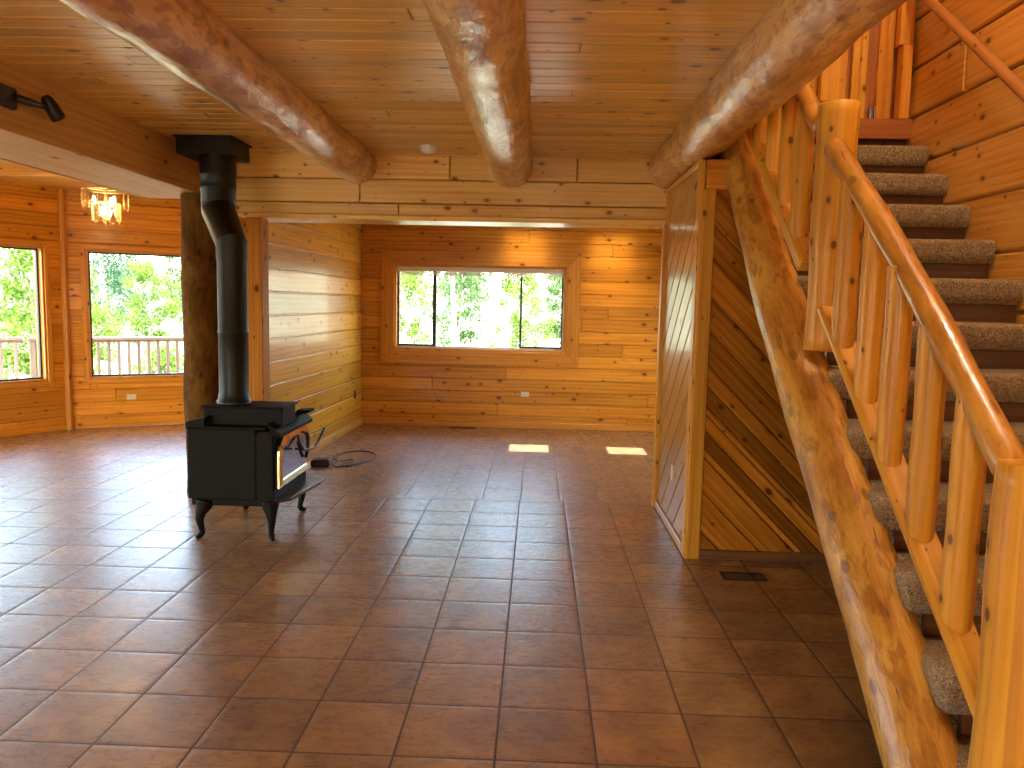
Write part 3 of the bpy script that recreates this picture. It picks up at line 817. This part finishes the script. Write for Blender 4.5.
# handrail on the wall
wr = empty('wall_handrail', (XR - .06, -1.6, 2.9), 'varnished wooden handrail fixed along the plank wall above the stairs', 'handrail')
a, b = Vector((XR - .075, -.86, 3.473)), Vector((XR - .075, -3.6, 3.473 - 2.74 * .787))
m = MB(); k = 20; m.tube([a + (b - a) * i / (k - 1) for i in range(k)], .027, 18, dome=.01); m.build('rail', M['rail_dark'], wr)
for f in (.12, .55, .9):
    p = a + (b - a) * f
    m = MB(); m.tube([p + Vector((0, 0, -.02)), p + Vector((.02, 0, -.06)), p + Vector((.072, 0, -.07))], .007, 8); m.lathe([(.024, 0), (.024, .006)], p + Vector((.073, 0, -.07)), mat=Matrix.Rotation(-PI / 2, 4, 'Y')); m.build('bracket', M['brass'], wr)

# ------------------------------------------------------------------ wood stove
sv = empty('wood_stove', (-1.8, -.77, 0), 'black cast-iron wood stove on four curved legs with a brass-trimmed glass door', 'stove')
bx0, bx1, by0, by1, bz0, bz1 = -2.07, -1.52, -1.12, -.41, .215, .70
m = MB(); m.box((bx0 + .02, by0 + .006, bz0 - .01), (bx1 - .005, by1 - .02, bz1 - .03), .006); m.build('firebox', M['iron'], sv)
for (y0, y1) in ((by0, by0 + .022), (by1 - .022, by1)):
    m = MB(); m.box((bx0, y0, bz0 + .032), (bx1 - .115, y1, bz1 - .005), .005); m.build('side_panel', M['iron'], sv)
    m = MB(); m.box((bx1 - .108, y0 + (.004 if y0 < -1 else 0), bz0), (bx1 - .02, y1 - (.004 if y0 > -1 else 0), bz1 - .015), .006); m.build('corner_panel', M['iron'], sv)
m = MB(); m.box((bx0 - .005, by0 - .002, bz1 - .006), (bx1 - .05, by1 + .002, bz1 + .008), .003)
m.prism([(-2.075, .70), (-1.955, .70), (-1.955, .765), (-2.075, .735)], frame((0, by0 - .002, 0), (1, 0, 0), (0, 0, 1)), .012, .002)
m.prism([(-2.075, .70), (-1.955, .70), (-1.955, .765), (-2.075, .735)], frame((0, by1 - .01, 0), (1, 0, 0), (0, 0, 1)), .012, .002)
m.face([(-2.075, by0, .736), (-1.955, by0, .766), (-1.955, by1, .766), (-2.075, by1, .736)], [(0, 0)] * 4)
m.build('top_plate', M['iron'], sv)
m = MB(); m.box((-2.0, -1.03, .708), (-1.495, -.76, .818), .004); m.box((-2.01, -1.04, .818), (-1.48, -.75, .83), .003)
m.build('cook_top', M['iron'], sv)
m = MB(); m.prism([(-.04, 0), (.05, .02), (.05, .04), (-.04, .035)], frame((-1.50, -.60, .715), (1, 0, 0), (0, 0, 1)), .12, .002); m.build('side_lug', M['iron'], sv)
# hood above the door: sloped visor
m = MB()
hv = [(-1.560, .735), (-1.480, .668), (-1.480, .648), (-1.53, .655)]
ya, yb2 = by0 + .0, by1 + .01
for i in range(4):
    p, q = hv[i], hv[(i + 1) % 4]
    sh = lambda pt, y: (pt[0], y + (.015 if pt[0] > -1.5 and y < -1 else (-.02 if pt[0] > -1.5 else 0)), pt[1])
    m.face([sh(p, ya), sh(q, ya), sh(q, yb2), sh(p, yb2)][::-1], [(0, 0)] * 4)
m.face([sh(p, ya) for p in hv], [(0, 0)] * 4); m.face([sh(p, yb2) for p in reversed(hv)], [(0, 0)] * 4)
m.build('hood', M['iron'], sv)
# door: arch-topped frame in brass, glass
fdv = frame((-1.508, by0, 0), (0, 1, 0), (0, 0, 1))      # n = +X
def arch(u0, u1, v0, v1, r):
    out = [(u0, v0), (u1, v0)]
    for j in range(7):
        a = PI / 2 * j / 6; out.append((u1 - r + r * math.cos(PI / 2 * 0 + a) if True else 0, v1 - r * .75 + r * .75 * math.sin(a)))
    for j in range(7):
        a = PI / 2 + PI / 2 * j / 6; out.append((u0 + r + r * math.cos(a), v1 - r * .75 + r * .75 * math.sin(a)))
    return out
dr = MB(); dr.prism(arch(.025, .70, .315, .655, .17), fdv, .03, .003); door = dr.build('door', M['iron'], sv)
outer, inner = arch(.03, .69, .318, .650, .17), arch(.085, .645, .360, .606, .14)
b_ = MB(); o_, U_, V_, N_ = fdv
W_ = lambda p, d: o_ + U_ * p[0] + V_ * p[1] + N_ * d
for i in range(len(outer)):
    j = (i + 1) % len(outer)
    b_.face([W_(outer[i], .012), W_(outer[j], .012), W_(inner[j], .018), W_(inner[i], .018)], [(0, 0)] * 4)
    b_.face([W_(inner[i], .018), W_(inner[j], .018), W_(inner[j], .0), W_(inner[i], .0)], [(0, 0)] * 4)
    b_.face([W_(outer[j], .012), W_(outer[i], .012), W_(outer[i], -.002), W_(outer[j], -.002)], [(0, 0)] * 4)
b_.build('door_trim', M['brass'], door)
g_ = MB(); g_.prism([(p[0], p[1]) for p in arch(.08, .65, .355, .611, .14)], (o_ + N_ * .008, U_, V_, N_), .006, .001); g_.build('door_glass', M['stove_glass'], door)
h_ = MB(); X_ = -1.42
h_.tube([(-1.49, -.56, .42), (-1.475, -.56, .46), (-1.465, -.58, .53)], .012, 10, dome=.006); h_.tube([(-1.49, -.79, .52), (-1.415, -.79, .515)], .008, 8)
h_.tube([(X_, -.955, .638), (X_ + .005, -.93, .585), (X_ + .008, -.86, .53), (X_ + .008, -.79, .515), (X_ + .006, -.745, .54), (X_ + .004, -.725, .59), (X_, -.76, .628), (X_ - .02, -.80, .635)], .008, 10, dome=.006)
h_.tube([(X_ + .008, -.80, .512), (X_ + .012, -.70, .505), (X_ + .012, -.62, .50), (X_ + .012, -.52, .53), (X_ + .012, -.37, .59)], .0095, 10, dome=.008)
h_.build('handle', M['black'], door)
m = MB(); m.prism([(-1.525, by0 + .0), (-1.44, by0 + .09), (-1.385, by1 - .16), (-1.385, by1 - .03), (-1.525, by1)][::1], (Vector((0, 0, .248)), Vector((1, 0, 0)), Vector((0, 1, 0)), Vector((0, 0, 1))), .02, .003); m.build('ash_shelf', M['iron_shelf'], sv)
def leg(x, y, dx, dy):
    m = MB(); P = [(0, 0, .235, .055), (.10, .10, .20, .050), (.42, .42, .165, .034), (.55, .55, .12, .025), (.40, .40, .07, .019), (.30, .30, .035, .018), (.55, .55, .016, .024), (.85, .85, .010, .020)]
    pts = []; rad = []
    for i in range(len(P) - 1):
        for f in (0, .5):
            q = [P[i][k] + (P[i + 1][k] - P[i][k]) * f for k in range(4)]; pts.append((x + dx * q[0] * .07, y + dy * q[1] * .07, q[2])); rad.append(q[3])
    q = P[-1]; pts.append((x + dx * q[0] * .07, y + dy * q[1] * .07, q[2])); rad.append(q[3])
    rad = [min(r, max(p[2] - .0, .012)) if p[2] < .03 else r for p, r in zip(pts, rad)]
    m.tube(pts, rad, 14, dome=.004)
    m.v = [(v[0], v[1], max(v[2], .001)) for v in m.v]
    return m.build('leg', M['iron'], sv)
leg(-1.968, -1.105, -.5, -1); leg(-1.553, -1.10, .6, -1); leg(-1.575, -.49, .7, 1); leg(-1.935, -.49, -.6, 1)

# stove pipe -----------------------------------------------------------------
sp = empty('stove_pipe', (-1.855, -.89, .833), 'black stove pipe with an offset elbow rising to a square ceiling box', 'stove pipe')
pl = Vector((-1.855, -.89, 0)); pu = Vector((-2.105, -.48, 0))
m = MB(); m.lathe([(.108, .831), (.108, .85), (.100, .858), (.096, .89), (.093, .90), (.093, 1.28), (.096, 1.285), (.096, 1.295), (.093, 1.30), (.093, 1.76)], pl, 32); m.build('lower_pipe', M['pipe'], sp)
m = MB(); P_ = [pl + Vector((0, 0, 1.75)), pl + Vector((0, 0, 1.85)), pu + Vector((0, 0, 2.10)), pu + Vector((0, 0, 2.20))]
def mitred(m, P, rad, segs=32):
    rows = []
    d = [(P[i + 1] - P[i]).normalized() for i in range(len(P) - 1)]
    for i in range(len(P)):
        n_ = d[0] if i == 0 else d[-1] if i == len(P) - 1 else (d[i - 1] + d[i]).normalized()
        base = [Vector((math.cos(2 * PI * j / segs), math.sin(2 * PI * j / segs), 0)) * rad[i] for j in range(segs)]
        k = min(i, len(d) - 1) if i == 0 else i - 1
        dd = Vector((0, 0, 1)) if i in (0, 1, len(P) - 1, len(P) - 2) else d[k]
        rows.append([P[i] + q - dd * (q.dot(n_) / dd.dot(n_)) for q in base])
    for i in range(len(rows) - 1): m.grid([rows[i], rows[i + 1]], [(0, .02), (.2, .02)], 0, True, True)
mitred(m, P_, [.097, .097, .112, .112]); m.build('elbow', M['pipe'], sp)
m = MB(); m.lathe([(.108, 2.15), (.114, 2.16), (.114, 2.24), (.118, 2.245), (.118, 2.262), (.116, 2.268), (.116, 2.33), (.121, 2.335), (.121, 2.35), (.120, 2.355), (.120, 2.48)], pu, 32); m.build('upper_pipe', M['pipe'], sp)
m = MB(); m.box((-2.335, -.61, 2.465), (-1.965, -.27, CEIL - .001), .004); m.box((-2.35, -.625, 2.572), (-1.95, -.255, CEIL - .0005), .002); m.build('ceiling_box', M['pipe'], sp)

# ------------------------------------------------------------------ chandelier
CX, CY = -3.84, 1.2
ch = empty('chandelier', (CX, CY, 2.74), 'lit two-tier glass and brass chandelier hanging beyond the boxed beam', 'chandelier')
m = MB(); m.lathe([(.06, 2.738), (.06, 2.725), (.045, 2.71), (.012, 2.70), (.008, 2.69), (.008, 2.50)], (CX, CY, 0), 20); m.build('canopy', M['brass'], ch)
def ring(r, z, name):
    m = MB(); m.tube([(CX + r * math.cos(2 * PI * j / 32), CY + r * math.sin(2 * PI * j / 32), z) for j in range(33)], .005, 8, cap=False)
    for a in range(3):
        c, s = math.cos(a * PI / 3), math.sin(a * PI / 3)
        m.tube([(CX - r * c, CY - r * s, z), (CX + r * c, CY + r * s, z)], .003, 6)
    m.build(name, M['brass'], ch)
ring(.19, 2.455, 'tier_ring'); ring(.115, 2.345, 'tier_ring')
m = MB(); m.lathe([(.008, 2.50), (.012, 2.46), (.007, 2.44), (.012, 2.345), (.007, 2.33), (.007, 2.2), (.016, 2.17), (.004, 2.14), (.0015, 2.13)], (CX, CY, 0), 14); m.build('stem', M['brass'], ch)
def prism_plate(r, th, z1, z0, w):
    m = MB(); c, s = math.cos(th), math.sin(th)
    o = Vector((CX + r * c, CY + r * s, z0)); fr = frame(o, (-s, c, 0), (0, 0, 1))
    H = z1 - z0
    m.prism([(-w, .025), (0, 0), (w, .025), (w, H), (-w, H)], (fr[0] + fr[3] * .003, *fr[1:]), .006, .002)
    # brass-edged rim
    m.build('glass_plate', M['prism'], ch)
    e = MB(); pts = [(-w, H), (-w, .025), (0, 0), (w, .025), (w, H)]
    e.tube([fr[0] + fr[1] * p[0] + fr[2] * p[1] for p in pts], .0022, 5); e.build('plate_edging', M['brass'], ch)
for j in range(14): prism_plate(.19, 2 * PI * j / 14, 2.46, 2.285, .036)
for j in range(9): prism_plate(.115, 2 * PI * j / 9 + .2, 2.345, 2.165, .034)
for (x, y, z) in ((-.09, -.03, 2.36), (.09, -.02, 2.36), (0, .09, 2.36), (-.025, -.02, 2.25), (.03, .01, 2.25)):
    m = MB(); m.lathe([(.002, .045), (.008, .034), (.014, .015), (.015, .0), (.012, -.014), (.007, -.028)], (CX + x, CY + y, z), 12); m.build('bulb', M['bulb'], ch)
    m = MB(); m.tube([(CX + x, CY + y, z - .022), (CX + x, CY + y, z - .055), (CX, CY, z - .05)], .006, 6); m.build('bulb_holder', M['brass'], ch)

# ------------------------------------------------------------------ small fittings
sm = empty('smoke_detector', (-.68, -.36, CEIL), 'white round smoke detector on the plank ceiling near the header', 'smoke detector')
m = MB(); m.lathe([(.0635, -.001), (.063, -.012), (.058, -.020)], (-.68, -.36, CEIL), 28); m.build('base', M['white_plastic'], sm)
m = MB(); m.lathe([(.055, -.018), (.052, -.034), (.040, -.046), (.018, -.051), (.002, -.052)], (-.68, -.36, CEIL), 28); m.build('cover', M['white_plastic'], sm)

tl = empty('spotlight', (XB1, -2.15, 2.44), 'black adjustable spotlight fixed to the face of the boxed beam', 'spotlight')
m = MB(); m.box((XB1, -2.32, 2.375), (XB1 + .035, -2.115, 2.475), .008); m.build('mounting_plate', M['black'], tl)
m = MB(); m.tube([(XB1 + .03, -2.14, 2.43), (XB1 + .05, -2.04, 2.43), (XB1 + .055, -1.95, 2.435)], [.022, .018, .010], 12); m.build('arm', M['black'], tl)
m = MB(); q = Vector((XB1 + .06, -1.90, 2.445)); ax = Vector((.25, .45, -.75)).normalized()
m.tube([q - ax * .055, q - ax * .04, q, q + ax * .05, q + ax * .065], [.018, .028, .034, .036, .034], 20, dome=.004); m.build('lamp_head', M['black'], tl)

def outlet(o, u, v, mat, label, w=.062, h=.10, horiz=False):
    fr = frame(o, u, v); e = empty('wall_outlet', o, label, 'outlet')
    if horiz: w, h = h, w
    m = MB(); m.prism([(-w / 2, -h / 2), (w / 2, -h / 2), (w / 2, h / 2), (-w / 2, h / 2)], (fr[0] + fr[3] * .006, *fr[1:]), .006, .003); m.build('cover_plate', M[mat], e)
    for s in (-1, 1):
        c = (s * .022, 0) if horiz else (0, s * .022)
        m = MB(); m.prism([(c[0] + .014 * math.cos(a * PI / 6), c[1] + .014 * math.sin(a * PI / 6)) for a in range(12)], (fr[0] + fr[3] * .008, *fr[1:]), .003, .001)
        for dx in (-.005, .005): m.box((c[0] + dx - .001, c[1] - .003, .0075), (c[0] + dx + .001, c[1] + .005, .0085), .0002, mat=Matrix.Translation(fr[0]) @ Matrix((fr[1], fr[2], fr[3])).transposed().to_4x4())
        m.build('socket', M[mat], e)
outlet((-.03, FAR - .001, .42), (1, 0, 0), (0, 0, 1), 'ivory', 'ivory outlet set sideways in the plank wall below the sliding window', horiz=True)
pa = sa + ud * 3.13; outlet((pa.x + .001, pa.y, .40), ud, (0, 0, 1), 'black', 'dark brown outlet near the far corner of the honey-coloured side wall')
outlet((XC - .001, -.66, .40), (0, -1, 0), (0, 0, 1), 'ivory', 'small ivory outlet on the diagonal-plank closet side')
pa = C12 + d2 * .634 + fr2[3] * .001; outlet((pa.x, pa.y, .343), d2, (0, 0, 1), 'ivory', 'ivory outlet set sideways below the bay window behind the chandelier', horiz=True)

def register(x0, x1, y0, y1, label, n=12):
    e = empty('floor_register', ((x0 + x1) / 2, (y0 + y1) / 2, 0), label, 'floor vent')
    m = MB(); m.box((x0, y0, .0005), (x1, y0 + .014, .006), .002); m.box((x0, y1 - .014, .0005), (x1, y1, .006), .002)
    m.box((x0, y0 + .014, .0005), (x0 + .014, y1 - .014, .006), .002); m.box((x1 - .014, y0 + .014, .0005), (x1, y1 - .014, .006), .002); m.build('rim', M['black_frame'], e)
    m = MB(); 
    for k in range(n):
        x = x0 + .014 + (x1 - x0 - .028) * (k + .5) / n; m.box((x - .005, y0 + .014, .0008), (x + .003, y1 - .014, .005), .001)
    m.build('grille', M['black_frame'], e)
register(-.94, -.62, FAR - .14, FAR - .03, 'dark floor vent at the foot of the wall under the sliding window')
register(1.18, 1.43, -1.60, -1.47, 'dark floor vent in front of the closet under the stairs')

# black box with cord
bxo = empty('power_adapter', (-1.83, 1.03, 0), 'black box with a looped cord lying on the tiles behind the stove', 'power box')
Mx = Matrix.Translation((-1.80, 1.10, 0)) @ Matrix.Rotation(.12, 4, 'Z')
m = MB(); m.box((-.13, -.075, .001), (.035, .075, .062), .012, mat=Mx); m.box((-.10, -.05, .062), (.02, .05, .066), .003, mat=Mx); m.build('case', M['black'], bxo)
def smooth_path(P, n=8):
    P = [Vector(p) for p in P]; out = []
    for i in range(len(P) - 1):
        p0, p1, p2, p3 = P[max(i - 1, 0)], P[i], P[i + 1], P[min(i + 2, len(P) - 1)]
        for k in range(n):
            t = k / n; out.append(.5 * ((2 * p1) + (p2 - p0) * t + (2 * p0 - 5 * p1 + 4 * p2 - p3) * t * t + (3 * p1 - p0 - 3 * p2 + p3) * t ** 3))
    out.append(P[-1]); return out
m = MB(); m.tube(smooth_path([(-1.745, 1.06, .03), (-1.68, 1.02, .007), (-1.58, 1.12, .006), (-1.46, 1.32, .006), (-1.43, 1.50, .006), (-1.50, 1.72, .006), (-1.66, 1.80, .006), (-1.80, 1.66, .006), (-1.83, 1.45, .006), (-1.76, 1.32, .006)]), .0055, 8)
m.tube(smooth_path([(-1.745, 1.12, .03), (-1.70, 1.30, .008), (-1.62, 1.36, .006), (-1.60, 1.24, .006), (-1.66, 1.12, .016), (-1.60, 1.04, .006), (-1.52, 1.16, .006)]), .0045, 8); m.build('cord', M['black'], bxo)

# ------------------------------------------------------------------ outside
m = MB(); rows = []; N_ = 40
def gz(x, y):
    r = math.hypot(x + 1, y + 1); return -1.0 + max(0, min(1, (r - 10) / 30)) * 1.9 + .04 * mnoise.noise(Vector((x * .3, y * .3, 0)))
for i in range(N_ + 1):
    rows.append([Vector((-70 + 140 * i / N_, -30 + 120 * j / N_, gz(-70 + 140 * i / N_, -30 + 120 * j / N_))) for j in range(N_ + 1)])
rows = rows[::-1]
m.grid(rows, [(0, 0)] * (N_ + 1), 0, True)
struct(m.build('ground', M['ground']))
# deck round the bay
dk = [(-6.95, 3.55), (-6.40, 3.83), (-4.84 + 1.6 * .0, 4.93), (-3.0, 6.1), (-2.2, 6.1), (-2.25, C23.y + .2), (C23.x - .05, C23.y + .2), (C12.x - .12, C12.y + .17), (C01.x - .2, C01.y + .05), (-7.6, .6)]
m = MB(); m.face([(x, y, -.03) for x, y in reversed(dk)], [(x, y) for x, y in reversed(dk)]); m.face([(x, y, -.1) for x, y in dk], dk)
struct(m.build('deck_floor', M['deck_wood']))
def railing(a, b, label, nb, posts):
    a, b = Vector((*a, 0)), Vector((*b, 0)); d = (b - a); L = d.length; d.normalize(); nn = Vector((-d.y, d.x, 0))
    e = empty('deck_railing', a, label, 'railing', 'weathered railing round the deck')
    Mx = Matrix((d, nn, Vector((0, 0, 1)))).transposed().to_4x4(); Mx.translation = a
    m = MB(); m.box((0, -.09, .92), (L, .07, .955), .004, mat=Mx); m.box((0, -.02, .885), (L, .02, .92), .003, mat=Mx); m.build('top_rail', M['deck_wood'], e)
    m = MB(); m.box((0, -.02, .05), (L, .02, .12), .003, mat=Mx); m.build('bottom_rail', M['deck_wood'], e)
    for p in posts:
        m = MB(); m.box((p - .045, -.045, -.03), (p + .045, .045, .915), .004, mat=Mx, ax=2); m.build('post', M['deck_wood'], e)
    for k in range(nb):
        x = L * (k + .5) / nb; m = MB(); m.box((x - .02, -.058, .03), (x + .02, -.02, .90), .003, mat=Mx, ax=2); m.build('baluster', M['deck_wood'], e)
railing((-6.40, 3.85), (-3.0, 6.23), 'weathered deck railing seen through the bay window behind the chandelier', 34, (.06, 2.0, 4.05))
railing((-7.75, 3.20), (-6.46, 3.85), 'weathered deck railing with a post, seen through the window at the picture edge', 9, (.05, .82))

# trees -----------------------------------------------------------------
def foliage(kind, n, seed):
    rr = random.Random(seed); m = MB(); clumps = []
    if kind == 'conifer':
        for k in range(70):
            z = rr.uniform(.06, 1.0); r = (1.04 - z) * .30 + .02; a = rr.uniform(0, 2 * PI); q = r * rr.uniform(.3, 1)
            clumps.append((q * math.cos(a), q * math.sin(a), z, .06))
    elif kind == 'bush':
        for k in range(30):
            a = rr.uniform(0, 2 * PI); q = rr.uniform(0, .40); clumps.append((q * math.cos(a), q * math.sin(a), rr.uniform(.1, .85) * (1 - q * .7), .14))
    else:
        lo = .14 if kind == 'low' else .32
        for k in range(60):
            a = rr.uniform(0, 2 * PI); z = rr.uniform(lo, 1.0); q = .36 * math.sqrt(max(.08, 1 - ((z - .5 * (1 + lo)) / (.54 * (1 - lo))) ** 2)) * rr.uniform(.15, 1)
            clumps.append((q * math.cos(a), q * math.sin(a), z, .06))
    size = {'conifer': .009, 'bush': .024, 'low': .011, 'tall': .009}[kind]
    for i in range(n):
        c = rr.choice(clumps); g = lambda: rr.gauss(0, c[3] * .6)
        p = Vector((c[0] + g(), c[1] + g(), max(.02, c[2] + g() * .8)))
        s = size * rr.uniform(.7, 1.4)
        u = Vector((rr.gauss(0, 1), rr.gauss(0, 1), rr.gauss(0, .6))).normalized(); w = u.cross(Vector((rr.gauss(0, 1), rr.gauss(0, 1), rr.gauss(0, 1)))).normalized()
        m.face([p - u * s, p + w * s * .6, p + u * s, p - w * s * .6], [(0, 0)] * 4, rr.random())
    return m
def trunk(kind, seed):
    rr = random.Random(seed); m = MB(); h = 1.0 if kind == 'conifer' else .85
    r0 = {'conifer': .022, 'bush': .02, 'low': .018, 'tall': .017}[kind]
    m.tube([(.01 * math.sin(i), .008 * math.cos(i * 1.3), h * i / 9) for i in range(10)], [r0 * (1 - .085 * i) for i in range(10)], 12)
    if kind != 'conifer':
        for k in range(8):
            a = rr.uniform(0, 2 * PI); z = rr.uniform(.25, .65) if kind != 'low' else rr.uniform(.12, .6); L = rr.uniform(.15, .30)
            m.tube([(0, 0, z), (L * .5 * math.cos(a), L * .5 * math.sin(a), z + .10), (L * math.cos(a), L * math.sin(a), z + .24)], [r0 * .45, r0 * .3, r0 * .15], 6)
    return m
protos = {}
for kind, nl in (('conifer', 11000), ('low', 9000), ('tall', 9000), ('bush', 3500)):
    protos[kind] = (foliage(kind, nl, 11), trunk(kind, 5))
meshes = {}
def tree(name, kind, leaf, x, y, h, wide, label, cat, grp, rot=0.):
    e = empty(name, (x, y, gz(x, y) - .05), label, cat, grp)
    for pn, idx, mt in (('foliage', 0, leaf), ('trunk', 1, 'bark')):
        key = (kind, pn, mt)
        if key not in meshes:
            o = protos[kind][idx].build(pn, M[mt]); meshes[key] = o.data
        else:
            o = D.objects.new(pn, meshes[key]); COL.objects.link(o)
        o.parent = e
    e.scale = (h * wide, h * wide, h); e.rotation_euler = (0, 0, rot)
    return e
GF = 'trees outside the sliding window'; GB = 'trees outside the bay windows'
ft = [(-2.50, 9.3, 3.3, .62, 'low', 'leaf_lime', 'lime-green leafy tree filling the narrow end pane farthest from the stairs'),
      (-1.85, 11.9, 8.0, .55, 'tall', 'leaf_mid', 'pale tree trunk beside the wide black stile of the sliding window'),
      (-2.4, 18.6, 4.0, .8, 'low', 'leaf_mid', 'low leafy tree behind the pale trunk by the wide black stile'),
      (-.30, 11.8, 3.2, .72, 'low', 'leaf_lime', 'airy light green tree in the middle of the sliding window'),
      (1.0, 20.5, 4.4, .9, 'low', 'leaf_mid', 'hazy green tree at the rear, seen in the wide middle pane'),
      (.95, 14.6, 8.0, .5, 'tall', 'leaf_mid', 'tall pale trunk seen through the end pane nearest the stairs'),
      (3.1, 15.6, 4.0, .9, 'low', 'leaf_lime', 'lime tree behind the tall trunk in the end pane nearest the stairs'),
      (-5.9, 20.0, 5.0, .8, 'low', 'leaf_mid', 'mid-green tree deep behind the lime one in the narrow end pane')]
for i, (x, y, h, w, k, l, lab) in enumerate(ft): tree('broadleaf_tree', k, l, x, y, h, w, lab, 'tree', GF, i * 1.3)
bt = [(-15.73, 22.0, 7.5, .62, 'conifer', 'leaf_dark', 'dark green conifer in the upper corner of the bay window behind the chandelier'),
      (-18.46, 28.5, 8.5, .6, 'conifer', 'leaf_dark', 'second dark conifer, behind the first and closer to the lone light tree'),
      (-11.9, 17.8, 2.75, 1.0, 'low', 'leaf_lime', 'light green tree standing alone in the middle of the bay window'),
      (-13.9, 24.1, 3.6, 1.1, 'low', 'leaf_mid', 'pale green tree behind the lone one, towards the log column'),
      (-9.9, 9.3, 4.6, .9, 'low', 'leaf_lime', 'bright lime tree over the railing in the window at the picture edge'),
      (-14.0, 15.2, 6.0, .75, 'low', 'leaf_mid', 'mid-green tree behind the lime one, nearer the bay corner post'),
      (-16.9, 11.6, 6.0, .8, 'low', 'leaf_lime', 'hazy tree behind the lime one, at the picture edge')]
for i, (x, y, h, w, k, l, lab) in enumerate(bt): tree('conifer_tree' if k == 'conifer' else 'broadleaf_tree', k, l, x, y, h, w, lab, 'tree', GB, i * 1.7)
bs = [(-12.64, 16.0, 1.7, .9, 'yellow-green bush at the foot of the dark conifer in the bay window'),
      (-8.6, 5.7, 1.9, .7, 'leafy bush behind the deck railing in the window at the picture edge'),
      (-7.75, 7.25, 1.75, .72, 'leafy bush behind the deck railing, next to the bay wall corner'),
      (-7.0, 8.75, 1.8, .7, 'leafy bush behind the middle of the deck railing in the bay window'),
      (-5.6, 9.3, 1.75, .75, 'leafy bush behind the deck railing, beside the log column')]
for i, (x, y, h, w, lab) in enumerate(bs): tree('leafy_bush', 'bush', 'leaf_lime', x, y, h, w, lab, 'bush', 'bushes outside the bay windows', i)

# ------------------------------------------------------------------ light
wd = D.worlds.new('World'); bpy.context.scene.world = wd; wd.use_nodes = True
nt = wd.node_tree; nt.nodes.clear()
out = nt.nodes.new('ShaderNodeOutputWorld'); bg = nt.nodes.new('ShaderNodeBackground'); sky = nt.nodes.new('ShaderNodeTexSky')
sky.sky_type = 'NISHITA'; sky.sun_disc = False; sky.sun_elevation = math.radians(58); sky.sun_rotation = math.radians(182); sky.air_density = 1.0; sky.dust_density = 2.5; sky.ozone_density = 1.0
tint = nt.nodes.new('ShaderNodeMix'); tint.data_type = 'RGBA'; tint.blend_type = 'MULTIPLY'; tint.inputs[0].default_value = 1; tint.inputs[7].default_value = (1, .94, .85, 1)
nt.links.new(sky.outputs[0], tint.inputs[6]); nt.links.new(tint.outputs[2], bg.inputs[0]); bg.inputs[1].default_value = 3.2; nt.links.new(bg.outputs[0], out.inputs[0])
sl_ = D.lights.new('sun', 'SUN'); sl_.energy = 16; sl_.angle = math.radians(.6); sl_.color = (1, .96, .88)
so = D.objects.new('sun', sl_); COL.objects.link(so); so.rotation_euler = SD.to_track_quat('-Z', 'Y').to_euler()

def portal(fr, u0, u1, v0, v1, off=.05):
    o, U, V, N = fr
    l = D.lights.new('daylight_portal', 'AREA'); l.shape = 'RECTANGLE'; l.size = u1 - u0; l.size_y = v1 - v0; l.cycles.is_portal = True
    ob = D.objects.new('daylight_portal', l); COL.objects.link(ob)
    c = o + U * ((u0 + u1) / 2) + V * ((v0 + v1) / 2) - N * .2
    ob.matrix_world = Matrix.Translation(c) @ Matrix((U, -V, -N)).transposed().to_4x4() if False else Matrix.Translation(c) @ Matrix((U, V, N)).transposed().to_4x4() @ Matrix.Rotation(PI, 4, 'X')
portal(fr_far, *wf); portal(fr_r, *wr_h); portal(fr1, L1 - 1.70, L1 - .215, .565, 2.015); portal(fr2, .215, 1.62, .565, 2.015); portal(frl, 6.2, 8.9, .4, 2.15)
for h in hb: portal(fr_b, *h)

def lamp(name, loc, e, col=(1, .74, .42), r=.04):
    l = D.lights.new(name, 'POINT'); l.energy = e; l.color = col; l.shadow_soft_size = r
    o = D.objects.new(name, l); COL.objects.link(o); o.location = loc; return o
lamp('chandelier_light', (CX, CY - .02, 2.30), 14, r=.06)
lamp('stairwell_fill', (1.75, -3.6, 4.9), 120, (1, .88, .70), .12)  # added warm source without a fixture, brightens the stairs and plank wall
lamp('room_fill', (.25, -7.2, 1.5), 85, (1, .80, .54), .12)  # added unseen source behind the camera, brightens ceiling and header

# ------------------------------------------------------------------ camera
sc = bpy.context.scene
cam = D.cameras.new('camera'); co = D.objects.new('camera', cam); COL.objects.link(co); sc.camera = co
f, yaw, pitch, roll = 774.11, -.031731, .10298, .02124
cy, sy, cp, spn = math.cos(yaw), math.sin(yaw), math.cos(pitch), math.sin(pitch)
fwd = Vector((sy * cp, cy * cp, -spn)); rt = Vector((cy, -sy, 0)); up = rt.cross(fwd)
r2 = rt * math.cos(roll) + up * math.sin(roll); u2 = -rt * math.sin(roll) + up * math.cos(roll)
co.matrix_world = Matrix.Translation((.1083, -5.8299, 1.5098)) @ Matrix((r2, u2, -fwd)).transposed().to_4x4()
cam.sensor_width = 36; cam.lens = f / 1024 * 36; cam.clip_start = .05; cam.clip_end = 300

vs = sc.view_settings; vs.view_transform = 'Standard'; vs.look = 'None'; vs.gamma = 1; vs.use_curve_mapping = False; vs.exposure = 0.35
